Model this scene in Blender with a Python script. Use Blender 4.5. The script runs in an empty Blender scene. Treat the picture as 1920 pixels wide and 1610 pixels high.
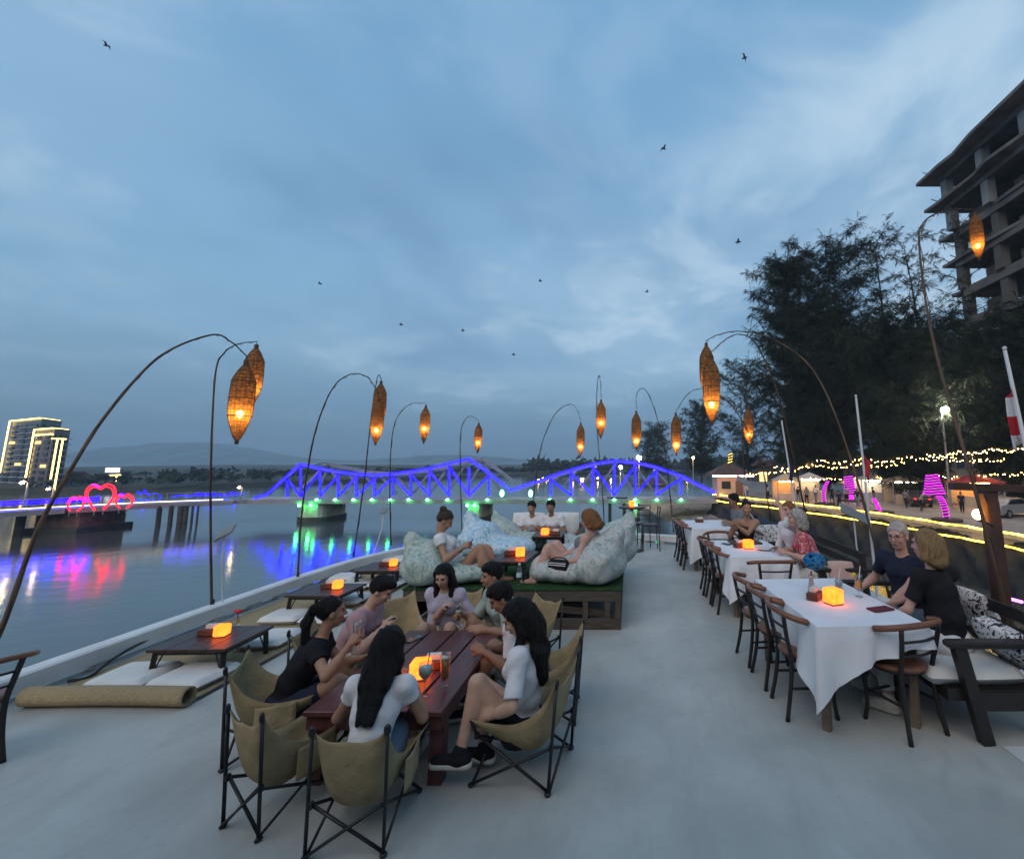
import bpy, math, random
import numpy as np
from mathutils import Vector, Matrix
random.seed(7); np.random.seed(7)
SC = bpy.context.scene
COL = SC.collection
R = math.radians

# ---------------------------------------------------------------- camera
H = 1.95                                   # eye height above the boat deck
PITCH = math.atan(0.15)
FPX, CX, CY = 900.0, 1180.0, 730.0         # focal length and optical centre in photo pixels (cropped ultra-wide)
cam = bpy.data.cameras.new('camera')
cam.lens = 36 * FPX / 1920; cam.sensor_width = 36
cam.shift_x = -(CX - 960) / 1920; cam.shift_y = -(805 - CY) / 1920
cam.clip_start = 0.05; cam.clip_end = 20000
camo = bpy.data.objects.new('camera', cam); COL.objects.link(camo)
camo.location = (0, 0, H); camo.rotation_euler = (R(90) + PITCH, 0, 0)
SC.camera = camo

# ---------------------------------------------------------------- world, sun, exposure
SUN_EL, SUN_AZ = R(38), R(200)             # veiled by the cloud; shines from behind the viewer
W = bpy.data.worlds.new('World'); SC.world = W; W.use_nodes = True
nt = W.node_tree; nt.nodes.clear()
def wn(t, **k):
    n = nt.nodes.new(t)
    for a, b in k.items(): setattr(n, a, b)
    return n
def wl(a, b): nt.links.new(a, b)
out = wn('ShaderNodeOutputWorld'); bg = wn('ShaderNodeBackground'); bg.inputs['Strength'].default_value = 1.0
sky = wn('ShaderNodeTexSky', sky_type='NISHITA', sun_disc=False, sun_elevation=SUN_EL, sun_rotation=SUN_AZ, dust_density=3.0)
tc = wn('ShaderNodeTexCoord'); sep = wn('ShaderNodeSeparateXYZ'); wl(tc.outputs['Generated'], sep.inputs[0])
grad = wn('ShaderNodeValToRGB'); wl(sep.outputs['Z'], grad.inputs[0])
cr = grad.color_ramp; cr.elements[0].position = 0.0; cr.elements[0].color = (.115, .215, .30, 1)
cr.elements[1].position = 1.0; cr.elements[1].color = (.17, .36, .62, 1)
for p, c in ((.08, (.15, .275, .385, 1)), (.2, (.235, .425, .60, 1)), (.4, (.215, .41, .62, 1)), (.7, (.17, .355, .58, 1))):
    e = cr.elements.new(p); e.color = c
# cloud sheet seen in perspective: direction projected on a flat layer
def wm(op, a, b=None):
    n = wn('ShaderNodeMath', operation=op)
    for i, v in enumerate((a, b)):
        if v is None: continue
        if isinstance(v, (int, float)): n.inputs[i].default_value = v
        else: wl(v, n.inputs[i])
    return n.outputs[0]
zz = wm('ADD', wm('MAXIMUM', sep.outputs['Z'], 0.0), 0.16)
cmb = wn('ShaderNodeCombineXYZ'); wl(wm('DIVIDE', sep.outputs['X'], zz), cmb.inputs[0]); wl(wm('DIVIDE', sep.outputs['Y'], zz), cmb.inputs[1])
def wnoise(scale, detail, rough, dist, off, stretch=(1, 1, 1)):
    mp = wn('ShaderNodeMapping'); mp.inputs['Location'].default_value = off; mp.inputs['Scale'].default_value = stretch
    wl(cmb.outputs[0], mp.inputs[0])
    n = wn('ShaderNodeTexNoise'); n.inputs['Scale'].default_value = scale; n.inputs['Detail'].default_value = detail
    n.inputs['Roughness'].default_value = rough; n.inputs['Distortion'].default_value = dist
    wl(mp.outputs[0], n.inputs['Vector']); return n.outputs['Fac']
def wramp(fac, lo, hi):
    m = wn('ShaderNodeMapRange', interpolation_type='SMOOTHSTEP'); wl(fac, m.inputs[0])
    m.inputs[1].default_value = lo; m.inputs[2].default_value = hi; return m.outputs[0]
def wmix(fac, a, b, blend='MIX'):
    m = wn('ShaderNodeMix', data_type='RGBA', blend_type=blend)
    if isinstance(fac, (int, float)): m.inputs[0].default_value = fac
    else: wl(fac, m.inputs[0])
    for s, v in ((6, a), (7, b)):
        if isinstance(v, tuple): m.inputs[s].default_value = v
        else: wl(v, m.inputs[s])
    return m.outputs[2]
soft = wramp(wnoise(.62, 3, .5, .5, (9.2, 6.1, 0), (1, .8, 1)), .40, .64)
dark = wramp(wnoise(.75, 4, .55, .6, (9.1, 9.2, 0), (1, .8, 1)), .42, .66)
fine = wramp(wnoise(2.3, 7, .58, .4, (18.4, 3, 2), (1, .9, 1)), .45, .68)
lowm = wramp(sep.outputs['Z'], .04, .24)
c0 = wmix(wm('MULTIPLY', dark, .85), grad.outputs[0], (.15, .295, .48, 1))
c1 = wmix(wm('MULTIPLY', wm('MULTIPLY', soft, .75), lowm), c0, (.315, .495, .68, 1))
c2 = wmix(wm('MULTIPLY', wm('MULTIPLY', wm('MULTIPLY', fine, wm('ADD', soft, .25)), .8), lowm), c1, (.47, .63, .78, 1))
skys = wmix(1.0, sky.outputs[0], (.05, .05, .05, 1), 'MULTIPLY')
fin = wmix(.12, c2, skys)
wl(fin, bg.inputs['Color']); wl(bg.outputs[0], out.inputs[0])
sun = bpy.data.lights.new('sun', 'SUN'); sun.energy = 1.25; sun.angle = R(70); sun.color = (1, .82, .68)
suno = bpy.data.objects.new('sun', sun); COL.objects.link(suno)
sd = Vector((math.sin(SUN_AZ) * math.cos(SUN_EL), math.cos(SUN_AZ) * math.cos(SUN_EL), math.sin(SUN_EL)))
suno.rotation_euler = sd.to_track_quat('Z', 'Y').to_euler()
SC.view_settings.view_transform = 'Standard'; SC.view_settings.look = 'None'
SC.view_settings.exposure = 0.30; SC.view_settings.gamma = 1.0; SC.view_settings.use_curve_mapping = False
SC.render.engine = 'CYCLES'
SC.cycles.use_denoising = True
try: SC.cycles.denoiser = 'OPENIMAGEDENOISE'
except Exception: pass
SC.cycles.max_bounces = 5; SC.cycles.diffuse_bounces = 1; SC.cycles.glossy_bounces = 3; SC.cycles.transmission_bounces = 4; SC.cycles.transparent_max_bounces = 10; SC.cycles.volume_bounces = 0;
SC.cycles.use_adaptive_sampling = True; SC.cycles.adaptive_threshold = .02; SC.cycles.sample_clamp_indirect = 6.0
SC.cycles.caustics_reflective = False; SC.cycles.caustics_refractive = False

# ---------------------------------------------------------------- measuring from the photograph
CP, SP = math.cos(PITCH), math.sin(PITCH)
def ray(px, py):
    a = (px - CX) / FPX; b = -(py - CY) / FPX
    return Vector((a, CP - b * SP, SP + b * CP))
def P(px, py, z=0.0):                      # the point of the level z that the photo shows there
    r = ray(px, py); t = (z - H) / r.z
    return Vector((0, 0, H)) + r * t
def Q(px, py, Y):                          # the point at distance Y ahead
    r = ray(px, py); return Vector((0, 0, H)) + r * (Y / r.y)

# ---------------------------------------------------------------- materials
MATS = {}
def mat(name, col, rough=.6, spec=.4, metal=0, var=0, vs=6.0, bump=0, bs=40.0, emit=None, es=0, sheen=0, stretch=None, col2=None, trans=0, ior=1.45, alpha=1):
    if name in MATS: return MATS[name]
    m = bpy.data.materials.new(name); m.use_nodes = True; n = m.node_tree; b = n.nodes['Principled BSDF']
    b.inputs['Base Color'].default_value = (*col, 1); b.inputs['Roughness'].default_value = rough
    b.inputs['Specular IOR Level'].default_value = spec; b.inputs['Metallic'].default_value = metal
    b.inputs['Transmission Weight'].default_value = trans; b.inputs['IOR'].default_value = ior
    b.inputs['Alpha'].default_value = alpha
    if sheen: b.inputs['Sheen Weight'].default_value = sheen
    if emit: b.inputs['Emission Color'].default_value = (*emit, 1); b.inputs['Emission Strength'].default_value = es
    if var or bump:
        t = n.nodes.new('ShaderNodeTexCoord'); mp = n.nodes.new('ShaderNodeMapping'); n.links.new(t.outputs['Object'], mp.inputs[0])
        if stretch: mp.inputs['Scale'].default_value = stretch
        if var:
            z = n.nodes.new('ShaderNodeTexNoise'); z.inputs['Scale'].default_value = vs; z.inputs['Detail'].default_value = 5
            n.links.new(mp.outputs[0], z.inputs['Vector'])
            r = n.nodes.new('ShaderNodeValToRGB'); n.links.new(z.outputs['Fac'], r.inputs[0])
            c2 = col2 or tuple(c * (1 - var) for c in col)
            c1 = col if col2 else tuple(min(1, c * (1 + var)) for c in col)
            r.color_ramp.elements[0].position = .35; r.color_ramp.elements[1].position = .65
            r.color_ramp.elements[0].color = (*c2, 1); r.color_ramp.elements[1].color = (*c1, 1)
            n.links.new(r.outputs[0], b.inputs['Base Color'])
        if bump:
            z = n.nodes.new('ShaderNodeTexNoise'); z.inputs['Scale'].default_value = bs; z.inputs['Detail'].default_value = 4
            n.links.new(mp.outputs[0], z.inputs['Vector'])
            u = n.nodes.new('ShaderNodeBump'); u.inputs['Strength'].default_value = bump; u.inputs['Distance'].default_value = .02
            n.links.new(z.outputs['Fac'], u.inputs['Height']); n.links.new(u.outputs[0], b.inputs['Normal'])
    MATS[name] = m; return m
def emis(name, col, s):
    if name in MATS: return MATS[name]
    m = bpy.data.materials.new(name); m.use_nodes = True; n = m.node_tree; n.nodes.clear()
    o = n.nodes.new('ShaderNodeOutputMaterial'); e = n.nodes.new('ShaderNodeEmission')
    e.inputs[0].default_value = (*col, 1); e.inputs[1].default_value = s; n.links.new(e.outputs[0], o.inputs[0])
    MATS[name] = m; return m

# ---------------------------------------------------------------- mesh builder
class MB:
    def __init__(s): s.v = []; s.f = []
    def add(s, v, f):
        o = len(s.v); s.v += [tuple(p) for p in v]; s.f += [tuple(i + o for i in q) for q in f]; return s
    def box(s, c, d, rz=0, m=None):
        x, y, z = d[0] / 2, d[1] / 2, d[2] / 2; ca, sa = math.cos(rz), math.sin(rz)
        v = []
        for a in (-x, x):
            for b in (-y, y):
                for e in (-z, z):
                    p = Vector((a * ca - b * sa, a * sa + b * ca, e))
                    if m: p = m @ p
                    v.append(p + Vector(c))
        return s.add(v, [(0, 1, 3, 2), (4, 6, 7, 5), (0, 4, 5, 1), (2, 3, 7, 6), (0, 2, 6, 4), (1, 5, 7, 3)])
    def bbox(s, c, d, b=.01, rz=0):          # bevelled box
        x, y, z = d[0] / 2, d[1] / 2, d[2] / 2; ca, sa = math.cos(rz), math.sin(rz); v = []
        for (zz, k) in ((-z, b), (-z + b, 0), (z - b, 0), (z, b)):
            X, Y = x - k, y - k; e = b * .6
            for (a, q) in ((-X + e, -Y), (X - e, -Y), (X, -Y + e), (X, Y - e), (X - e, Y), (-X + e, Y), (-X, Y - e), (-X, -Y + e)):
                v.append((a * ca - q * sa + c[0], a * sa + q * ca + c[1], zz + c[2]))
        f = [tuple(range(7, -1, -1)), tuple(range(24, 32))]
        for r in range(3):
            for i in range(8): j = (i + 1) % 8; f.append((r * 8 + i, r * 8 + j, r * 8 + 8 + j, r * 8 + 8 + i))
        return s.add(v, f)
    def beam(s, a, b, w, h, up=Vector((0, 0, 1))):   # box from a to b
        a, b = Vector(a), Vector(b); d = (b - a).normalized(); x = d.cross(up)
        if x.length < 1e-4: x = Vector((1, 0, 0))
        x.normalize(); y = x.cross(d); v = []
        for p in (a, b):
            for i, j in ((-1, -1), (1, -1), (1, 1), (-1, 1)): v.append(p + x * (i * w / 2) + y * (j * h / 2))
        return s.add(v, [(3, 2, 1, 0), (4, 5, 6, 7), (0, 1, 5, 4), (1, 2, 6, 5), (2, 3, 7, 6), (3, 0, 4, 7)])
    def tube(s, pts, rad, n=8, cap=True):
        pts = [Vector(p) for p in pts]; m = len(pts)
        if not hasattr(rad, '__len__'): rad = [rad] * m
        t0 = (pts[1] - pts[0]).normalized(); ref = Vector((0, 0, 1)) if abs(t0.z) < .9 else Vector((1, 0, 0))
        x = t0.cross(ref).normalized(); v = []
        for i in range(m):
            t = (pts[min(i + 1, m - 1)] - pts[max(i - 1, 0)])
            t = t.normalized() if t.length > 1e-9 else t0
            x = (x - t * x.dot(t)); x = x.normalized() if x.length > 1e-6 else t.orthogonal().normalized()
            y = t.cross(x)
            for k in range(n):
                a = 2 * math.pi * k / n; v.append(pts[i] + (x * math.cos(a) + y * math.sin(a)) * rad[i])
        f = []
        for i in range(m - 1):
            for k in range(n): l = (k + 1) % n; f.append((i * n + k, i * n + l, i * n + n + l, i * n + n + k))
        if cap: f.append(tuple(range(n - 1, -1, -1))); f.append(tuple((m - 1) * n + k for k in range(n)))
        return s.add(v, f)
    def lathe(s, prof, n=20, c=(0, 0, 0)):    # prof: (r, z)
        v = []; f = []
        for r, z in prof:
            for k in range(n): a = 2 * math.pi * k / n; v.append((c[0] + r * math.cos(a), c[1] + r * math.sin(a), c[2] + z))
        for i in range(len(prof) - 1):
            for k in range(n): l = (k + 1) % n; f.append((i * n + k, i * n + l, i * n + n + l, i * n + n + k))
        if prof[0][0] > 1e-4: f.append(tuple(range(n - 1, -1, -1)))
        if prof[-1][0] > 1e-4: f.append(tuple((len(prof) - 1) * n + k for k in range(n)))
        return s.add(v, f)
    def ell(s, c, r, nu=12, nv=8, m=None):
        v = []; f = []
        for i in range(nv + 1):
            t = math.pi * i / nv
            for k in range(nu):
                a = 2 * math.pi * k / nu
                p = Vector((r[0] * math.sin(t) * math.cos(a), r[1] * math.sin(t) * math.sin(a), r[2] * math.cos(t)))
                if m is not None: p = m @ p
                v.append(p + Vector(c))
        for i in range(nv):
            for k in range(nu): l = (k + 1) % nu; f.append((i * nu + k, i * nu + nu + k, i * nu + nu + l, i * nu + l))
        return s.add(v, f)
    def grid(s, fn, nu, nv):
        v = [fn(i / nu, j / nv) for j in range(nv + 1) for i in range(nu + 1)]
        f = [(j * (nu + 1) + i, j * (nu + 1) + i + 1, (j + 1) * (nu + 1) + i + 1, (j + 1) * (nu + 1) + i) for j in range(nv) for i in range(nu)]
        return s.add(v, f)
    def prism(s, poly, z0, z1):
        n = len(poly)
        return s.add([(x, y, z0) for x, y in poly] + [(x, y, z1) for x, y in poly],
                     [tuple(range(n - 1, -1, -1)), tuple(range(n, 2 * n))] + [(i, (i + 1) % n, n + (i + 1) % n, n + i) for i in range(n)])
    def mesh(s, name, m, smooth=False):
        me = bpy.data.meshes.new(name); me.from_pydata(s.v, [], s.f)
        if m: me.materials.append(m)
        if smooth: me.polygons.foreach_set('use_smooth', [True] * len(me.polygons))
        me.update(); return me
def obj(name, data, parent=None, loc=None, rot=None):
    o = bpy.data.objects.new(name, data); COL.objects.link(o)
    if parent: o.parent = parent
    if loc is not None: o.location = loc
    if rot is not None: o.rotation_euler = rot
    return o
def part(name, mb, m, parent=None, smooth=False, loc=None, rot=None, solid=0):
    o = obj(name, mb.mesh(name, m, smooth), parent, loc, rot)
    if solid:
        q = o.modifiers.new('thick', 'SOLIDIFY'); q.thickness = solid; q.offset = 0
    return o
def tag(o, label, cat, group=None):
    o['label'] = label; o['category'] = cat
    if group: o['group'] = group
    return o
def thing(name, label, cat, loc=(0, 0, 0), rz=0, group=None):
    o = obj(name, None, None, loc, (0, 0, rz)); o.empty_display_size = .1
    return tag(o, label, cat, group)
def struct(name, mb, m, smooth=False, kind='structure'):
    o = part(name, mb, m, None, smooth); o['kind'] = kind; return o
def dup(o, loc=None, rz=None, label=None, group=None, parent=None):
    c = o.copy(); COL.objects.link(c); c.parent = parent
    if loc is not None: c.location = loc
    if rz is not None: c.rotation_euler = (0, 0, rz)
    if label: c['label'] = label
    if group: c['group'] = group
    for k in list(o.children): dup(k, parent=c)
    return c
def spline(pts, n=6):                      # Catmull-Rom through the points
    p = [Vector(q) for q in pts]; p = [p[0] * 2 - p[1]] + p + [p[-1] * 2 - p[-2]]; o = []
    for i in range(1, len(p) - 2):
        for k in range(n):
            t = k / n; a, b, c, d = p[i - 1], p[i], p[i + 1], p[i + 2]
            o.append(.5 * ((2 * b) + (c - a) * t + (2 * a - 5 * b + 4 * c - d) * t * t + (3 * b - a - 3 * c + d) * t ** 3))
    o.append(p[-2]); return o

# ---------------------------------------------------------------- soft bodies: blended volumes meshed by surface nets
def cone(a, b, ra, rb, k=.02, clip=()): return ('c', np.array(a, float), np.array(b, float), ra, rb, k, clip)
def elli(c, r, M=None, k=.02, clip=()): return ('e', np.array(c, float), np.array(r, float), np.eye(3) if M is None else np.array(M, float), None, k, clip)
def softmesh(name, prims, vox, m, wob=0, wf=30.0, smooth=1, strand=0):
    lo = np.full(3, 1e9); hi = -lo; bb = []
    for p in prims:
        if p[0] == 'c':
            r = max(p[3], p[4]); a = np.minimum(p[1], p[2]) - r; b = np.maximum(p[1], p[2]) + r
        else:
            e = np.sqrt(((p[3] * p[2]) ** 2).sum(1)); a = p[1] - e; b = p[1] + e
        mg = max(3 * vox, p[5] * 1.2); bb.append((a - mg, b + mg)); lo = np.minimum(lo, a); hi = np.maximum(hi, b)
    lo = lo - 4 * vox; n = np.ceil((hi + 4 * vox - lo) / vox).astype(int) + 1
    F = np.ones(n, np.float32) * .5
    ax = [lo[i] + vox * np.arange(n[i]) for i in range(3)]
    for p, (a, b) in zip(prims, bb):
        i0 = np.maximum(np.floor((a - lo) / vox).astype(int), 0); i1 = np.minimum(np.ceil((b - lo) / vox).astype(int) + 1, n)
        sl = tuple(slice(i0[i], i1[i]) for i in range(3))
        X = np.stack(np.meshgrid(*[ax[i][sl[i]] for i in range(3)], indexing='ij'), -1)
        if p[0] == 'c':
            ba = p[2] - p[1]; d0 = X - p[1]; t = np.clip((d0 @ ba) / max(ba @ ba, 1e-9), 0, 1)
            d = np.sqrt(((d0 - t[..., None] * ba) ** 2).sum(-1)) - (p[3] + (p[4] - p[3]) * t)
        else:
            L = (X - p[1]) @ p[3]; k0 = np.sqrt(((L / p[2]) ** 2).sum(-1)); k1 = np.sqrt(((L / p[2] ** 2) ** 2).sum(-1)) + 1e-9
            d = k0 * (k0 - 1) / k1
        for (c, nn) in p[6]:
            d = np.maximum(d, (X - np.array(c)) @ np.array(nn))
        k = p[5]; G = F[sl]; h = np.clip(.5 + .5 * (G - d) / k, 0, 1)
        F[sl] = G * (1 - h) + d * h - k * h * (1 - h)
    S = F < 0
    cn = [(i, j, k) for i in (0, 1) for j in (0, 1) for k in (0, 1)]
    def sh(A, o): return A[o[0]:A.shape[0] - 1 + o[0], o[1]:A.shape[1] - 1 + o[1], o[2]:A.shape[2] - 1 + o[2]]
    cnt = sum(sh(S, o).astype(np.int8) for o in cn); act = (cnt > 0) & (cnt < 8)
    ids = np.full(act.shape, -1, np.int64); I = np.argwhere(act); ids[act] = np.arange(len(I))
    fv = {o: F[I[:, 0] + o[0], I[:, 1] + o[1], I[:, 2] + o[2]] for o in cn}
    acc = np.zeros((len(I), 3)); w = np.zeros(len(I))
    for o in cn:
        for x in range(3):
            if o[x]: continue
            q = list(o); q[x] = 1; q = tuple(q); f0, f1 = fv[o], fv[q]; mk = (f0 < 0) != (f1 < 0)
            t = np.where(mk, f0 / np.where(mk, f0 - f1, 1), 0); pt = np.tile(np.array(o, float), (len(I), 1)); pt[:, x] = t
            acc += pt * mk[:, None]; w += mk
    V = lo + vox * (I + acc / w[:, None])
    faces = []
    for x in range(3):
        y, z = (x + 1) % 3, (x + 2) % 3
        a = [slice(1, -1)] * 3; b = [slice(1, -1)] * 3; a[x] = slice(0, -1); b[x] = slice(1, None)
        A, B = S[tuple(a)], S[tuple(b)]
        for flip in (0, 1):
            E = np.argwhere((A & ~B) if not flip else (~A & B))
            if not len(E): continue
            base = E.copy(); base[:, y] += 1; base[:, z] += 1
            def cid(dy, dz):
                c = base.copy(); c[:, y] -= dy; c[:, z] -= dz; return ids[c[:, 0], c[:, 1], c[:, 2]]
            q = np.stack([cid(1, 1), cid(0, 1), cid(0, 0), cid(1, 0)], 1)
            if flip: q = q[:, ::-1]
            faces.append(q)
    Fq = np.concatenate(faces); Fq = Fq[(Fq >= 0).all(1)]
    for _ in range(smooth):
        acc = np.zeros_like(V); w = np.zeros(len(V))
        for c in range(4):
            for d in (1, 3): np.add.at(acc, Fq[:, c], V[Fq[:, (c + d) % 4]]); np.add.at(w, Fq[:, c], 1)
        V = V * .5 + .5 * acc / np.maximum(w, 1)[:, None]
    if strand:
        nrm = np.cross(V[Fq[:, 2]] - V[Fq[:, 0]], V[Fq[:, 3]] - V[Fq[:, 1]]); nv = np.zeros_like(V)
        for c in range(4): np.add.at(nv, Fq[:, c], nrm)
        nv /= np.linalg.norm(nv, axis=1)[:, None] + 1e-9
        a = np.arctan2(V[:, 0] - V[:, 0].mean(), V[:, 1] - V[:, 1].mean()); w_ = .5 * np.sin(V[:, 2] * 14)
        V = V + nv * (strand * (np.sin(a * 17 + w_) + .7 * np.sin(a * 29 + 2 * w_ + V[:, 2] * 9) + .5 * np.sin(V[:, 0] * 150 + V[:, 1] * 120 + w_)))[:, None]
    if wob:
        nrm = np.cross(V[Fq[:, 2]] - V[Fq[:, 0]], V[Fq[:, 3]] - V[Fq[:, 1]]); nv = np.zeros_like(V)
        for c in range(4): np.add.at(nv, Fq[:, c], nrm)
        nv /= np.linalg.norm(nv, axis=1)[:, None] + 1e-9
        s = np.sin(V[:, 0] * wf + 1.7 * np.sin(V[:, 2] * wf * .6)) + np.sin(V[:, 2] * wf * 1.1 + 2.1 * np.sin(V[:, 1] * wf * .8)) + .6 * np.sin((V[:, 1] + V[:, 2]) * wf * 1.9)
        V = V + nv * (s * wob)[:, None]
    me = bpy.data.meshes.new(name); me.vertices.add(len(V)); me.vertices.foreach_set('co', V.astype(np.float32).ravel())
    me.loops.add(Fq.size); me.loops.foreach_set('vertex_index', Fq.astype(np.int32).ravel())
    me.polygons.add(len(Fq)); me.polygons.foreach_set('loop_start', np.arange(0, Fq.size, 4, dtype=np.int32))
    me.update(calc_edges=True); me.polygons.foreach_set('use_smooth', [True] * len(Fq)); me.materials.append(m); me.validate(); me.update()
    return me
# ================================================================ THE SETTING
ZW = -5.3                                  # river level below the deck
ZQ = -2.4                                  # promenade level
# river
def water_mat():
    m = bpy.data.materials.new('river_water'); m.use_nodes = True; n = m.node_tree; b = n.nodes['Principled BSDF']
    b.inputs['Base Color'].default_value = (.06, .068, .062, 1); b.inputs['Roughness'].default_value = .115
    b.inputs['IOR'].default_value = 1.45; b.inputs['Specular IOR Level'].default_value = .75
    t = n.nodes.new('ShaderNodeTexCoord'); prev = None
    for sc, st, ds in (((.55, .8, 1), .10, .20), ((2.2, 3.4, 1), .08, .06), ((.05, .09, 1), .06, .9)):
        mp = n.nodes.new('ShaderNodeMapping'); mp.inputs['Scale'].default_value = sc; n.links.new(t.outputs['Object'], mp.inputs[0])
        z = n.nodes.new('ShaderNodeTexNoise'); z.inputs['Scale'].default_value = 1.0; z.inputs['Detail'].default_value = 3
        n.links.new(mp.outputs[0], z.inputs['Vector'])
        u = n.nodes.new('ShaderNodeBump'); u.inputs['Strength'].default_value = st; u.inputs['Distance'].default_value = ds
        n.links.new(z.outputs['Fac'], u.inputs['Height'])
        if prev: n.links.new(prev.outputs[0], u.inputs['Normal'])
        prev = u
    n.links.new(prev.outputs[0], b.inputs['Normal']); return m
struct('river_water', MB().add([(-5000, -300, ZW), (5000, -300, ZW), (5000, 5000, ZW), (-5000, 5000, ZW)], [(0, 1, 2, 3)]), water_mat())

# boat deck and rail
OUT = [(-5.16, -4), (-5.16, 5.0), (-5.15, 7.4), (-5.06, 8.8), (-4.9, 9.6), (-4.55, 10.5), (-3.7, 11.5), (-2.4, 12.15), (-.6, 12.3), (.8, 12.05), (2.1, 11.3), (2.9, 10.0), (3.24, 8.3), (3.3, 6.0), (3.3, -4)]
def deck_mat():
    m = mat('deck_paint', (.43, .435, .40), .42, .45, var=.12, vs=1.3, bump=.08, bs=150)
    n = m.node_tree; b = n.nodes['Principled BSDF']
    t = n.nodes.new('ShaderNodeTexCoord'); z = n.nodes.new('ShaderNodeTexNoise'); z.inputs['Scale'].default_value = 7; z.inputs['Detail'].default_value = 8; z.inputs['Roughness'].default_value = .7
    n.links.new(t.outputs['Object'], z.inputs['Vector'])
    r = n.nodes.new('ShaderNodeMapRange'); r.inputs[1].default_value = .3; r.inputs[2].default_value = .7; r.inputs[3].default_value = .34; r.inputs[4].default_value = .58
    n.links.new(z.outputs['Fac'], r.inputs[0]); n.links.new(r.outputs[0], b.inputs['Roughness'])
    # scuffs and drips with a shape of their own
    old = b.inputs['Base Color'].links[0].from_socket
    v = n.nodes.new('ShaderNodeTexNoise'); v.inputs['Scale'].default_value = 16; v.inputs['Detail'].default_value = 9; v.inputs['Roughness'].default_value = .75
    n.links.new(t.outputs['Object'], v.inputs['Vector'])
    q = n.nodes.new('ShaderNodeMapRange'); q.inputs[1].default_value = .56; q.inputs[2].default_value = .76; q.inputs[3].default_value = 0; q.inputs[4].default_value = .6
    n.links.new(v.outputs['Fac'], q.inputs[0])
    x = n.nodes.new('ShaderNodeMix'); x.data_type = 'RGBA'; n.links.new(q.outputs[0], x.inputs[0]); n.links.new(old, x.inputs[6]); x.inputs[7].default_value = (.27, .27, .25, 1)
    mp = n.nodes.new('ShaderNodeMapping'); mp.inputs['Scale'].default_value = (2.4, .7, 1); n.links.new(t.outputs['Object'], mp.inputs[0]); v2 = n.nodes.new('ShaderNodeTexNoise'); v2.inputs['Scale'].default_value = 1.6; v2.inputs['Detail'].default_value = 9; v2.inputs['Roughness'].default_value = .68; n.links.new(mp.outputs[0], v2.inputs['Vector'])
    q2 = n.nodes.new('ShaderNodeMapRange'); q2.inputs[1].default_value = .48; q2.inputs[2].default_value = .72; q2.inputs[3].default_value = 0; q2.inputs[4].default_value = .5; n.links.new(v2.outputs['Fac'], q2.inputs[0])
    x2 = n.nodes.new('ShaderNodeMix'); x2.data_type = 'RGBA'; n.links.new(q2.outputs[0], x2.inputs[0]); n.links.new(x.outputs[2], x2.inputs[6]); x2.inputs[7].default_value = (.30, .30, .275, 1)
    n.links.new(x2.outputs[2], b.inputs['Base Color']); return m
struct('boat_deck', MB().prism(OUT, -.25, 0), deck_mat())
white = mat('boat_white', (.68, .68, .66), .45, var=.07, vs=3, bump=.04, bs=60)
struct('boat_hull', MB().prism([(x * .985, y * .992 - .02) for x, y in OUT], ZW - .6, -.262), white)
struct('painted_deck_margin', MB().box((2.92, 1.3, .003), (.68, 4.7, .002)), mat('margin_white', (.62, .62, .60), .5, var=.08, vs=2))
rl = thing('boat_rail', 'low white painted rail on short posts around the boat deck', 'rail', (0, 0, 0))
ctr = spline([(x * .992, y * .995, .115) for x, y in OUT], 3)
mb = MB(); N = len(ctr); v = []; f = []
for i, p in enumerate(ctr):
    t = (ctr[min(i + 1, N - 1)] - ctr[max(i - 1, 0)]).normalized(); nx = Vector((t.y, -t.x, 0))
    for a, b in ((-.085, -.055), (.085, -.055), (.085, .075), (.065, .09), (-.065, .09), (-.085, .075)): v.append(p + nx * a + Vector((0, 0, b)))
for i in range(N - 1):
    for k in range(6): l = (k + 1) % 6; f.append((i * 6 + k, i * 6 + 6 + k, i * 6 + 6 + l, i * 6 + l))
part('top_rail', mb.add(v, f), white, rl)
post_me = MB().box((0, 0, .031), (.11, .16, .058)).mesh('post', white)
acc = 0; last = ctr[0]
for p in ctr[1:]:
    d = (p - last).length; n_ = max(1, round(d / 1.15))
    for k in range(n_):
        q = last.lerp(p, k / n_)
        if q.y > 2: obj('post', post_me, rl, (q.x, q.y, 0), (0, 0, math.atan2(p.y - last.y, p.x - last.x) - math.pi / 2))
    last = p

# unseen house added behind the viewer to keep the near deck in half shade
bhh = thing('shade_house', 'unseen house with an overhanging roof, added behind the viewer for shade', 'shade house'); hw = mat('shade_house_paint', (.34, .33, .31), .6, var=.08, vs=2)
part('wall', MB().box((-.9, -2.6, 1.4), (8.2, .12, 2.8)), hw, bhh); part('roof', MB().bbox((-.9, -2.1, 2.95), (8.6, 4.0, .14), .03), mat('shade_house_roof', (.10, .09, .08), .7), bhh)
for x in (-4.9, -2.2, .5, 3.1): part('post', MB().box((x, -.2, 1.44), (.1, .1, 2.88)), hw, bhh)
part('counter', MB().bbox((-.9, -2.0, .55), (5, .6, 1.1), .02), mat('shade_house_counter', (.10, .06, .04), .5, var=.2, vs=5), bhh)

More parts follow.
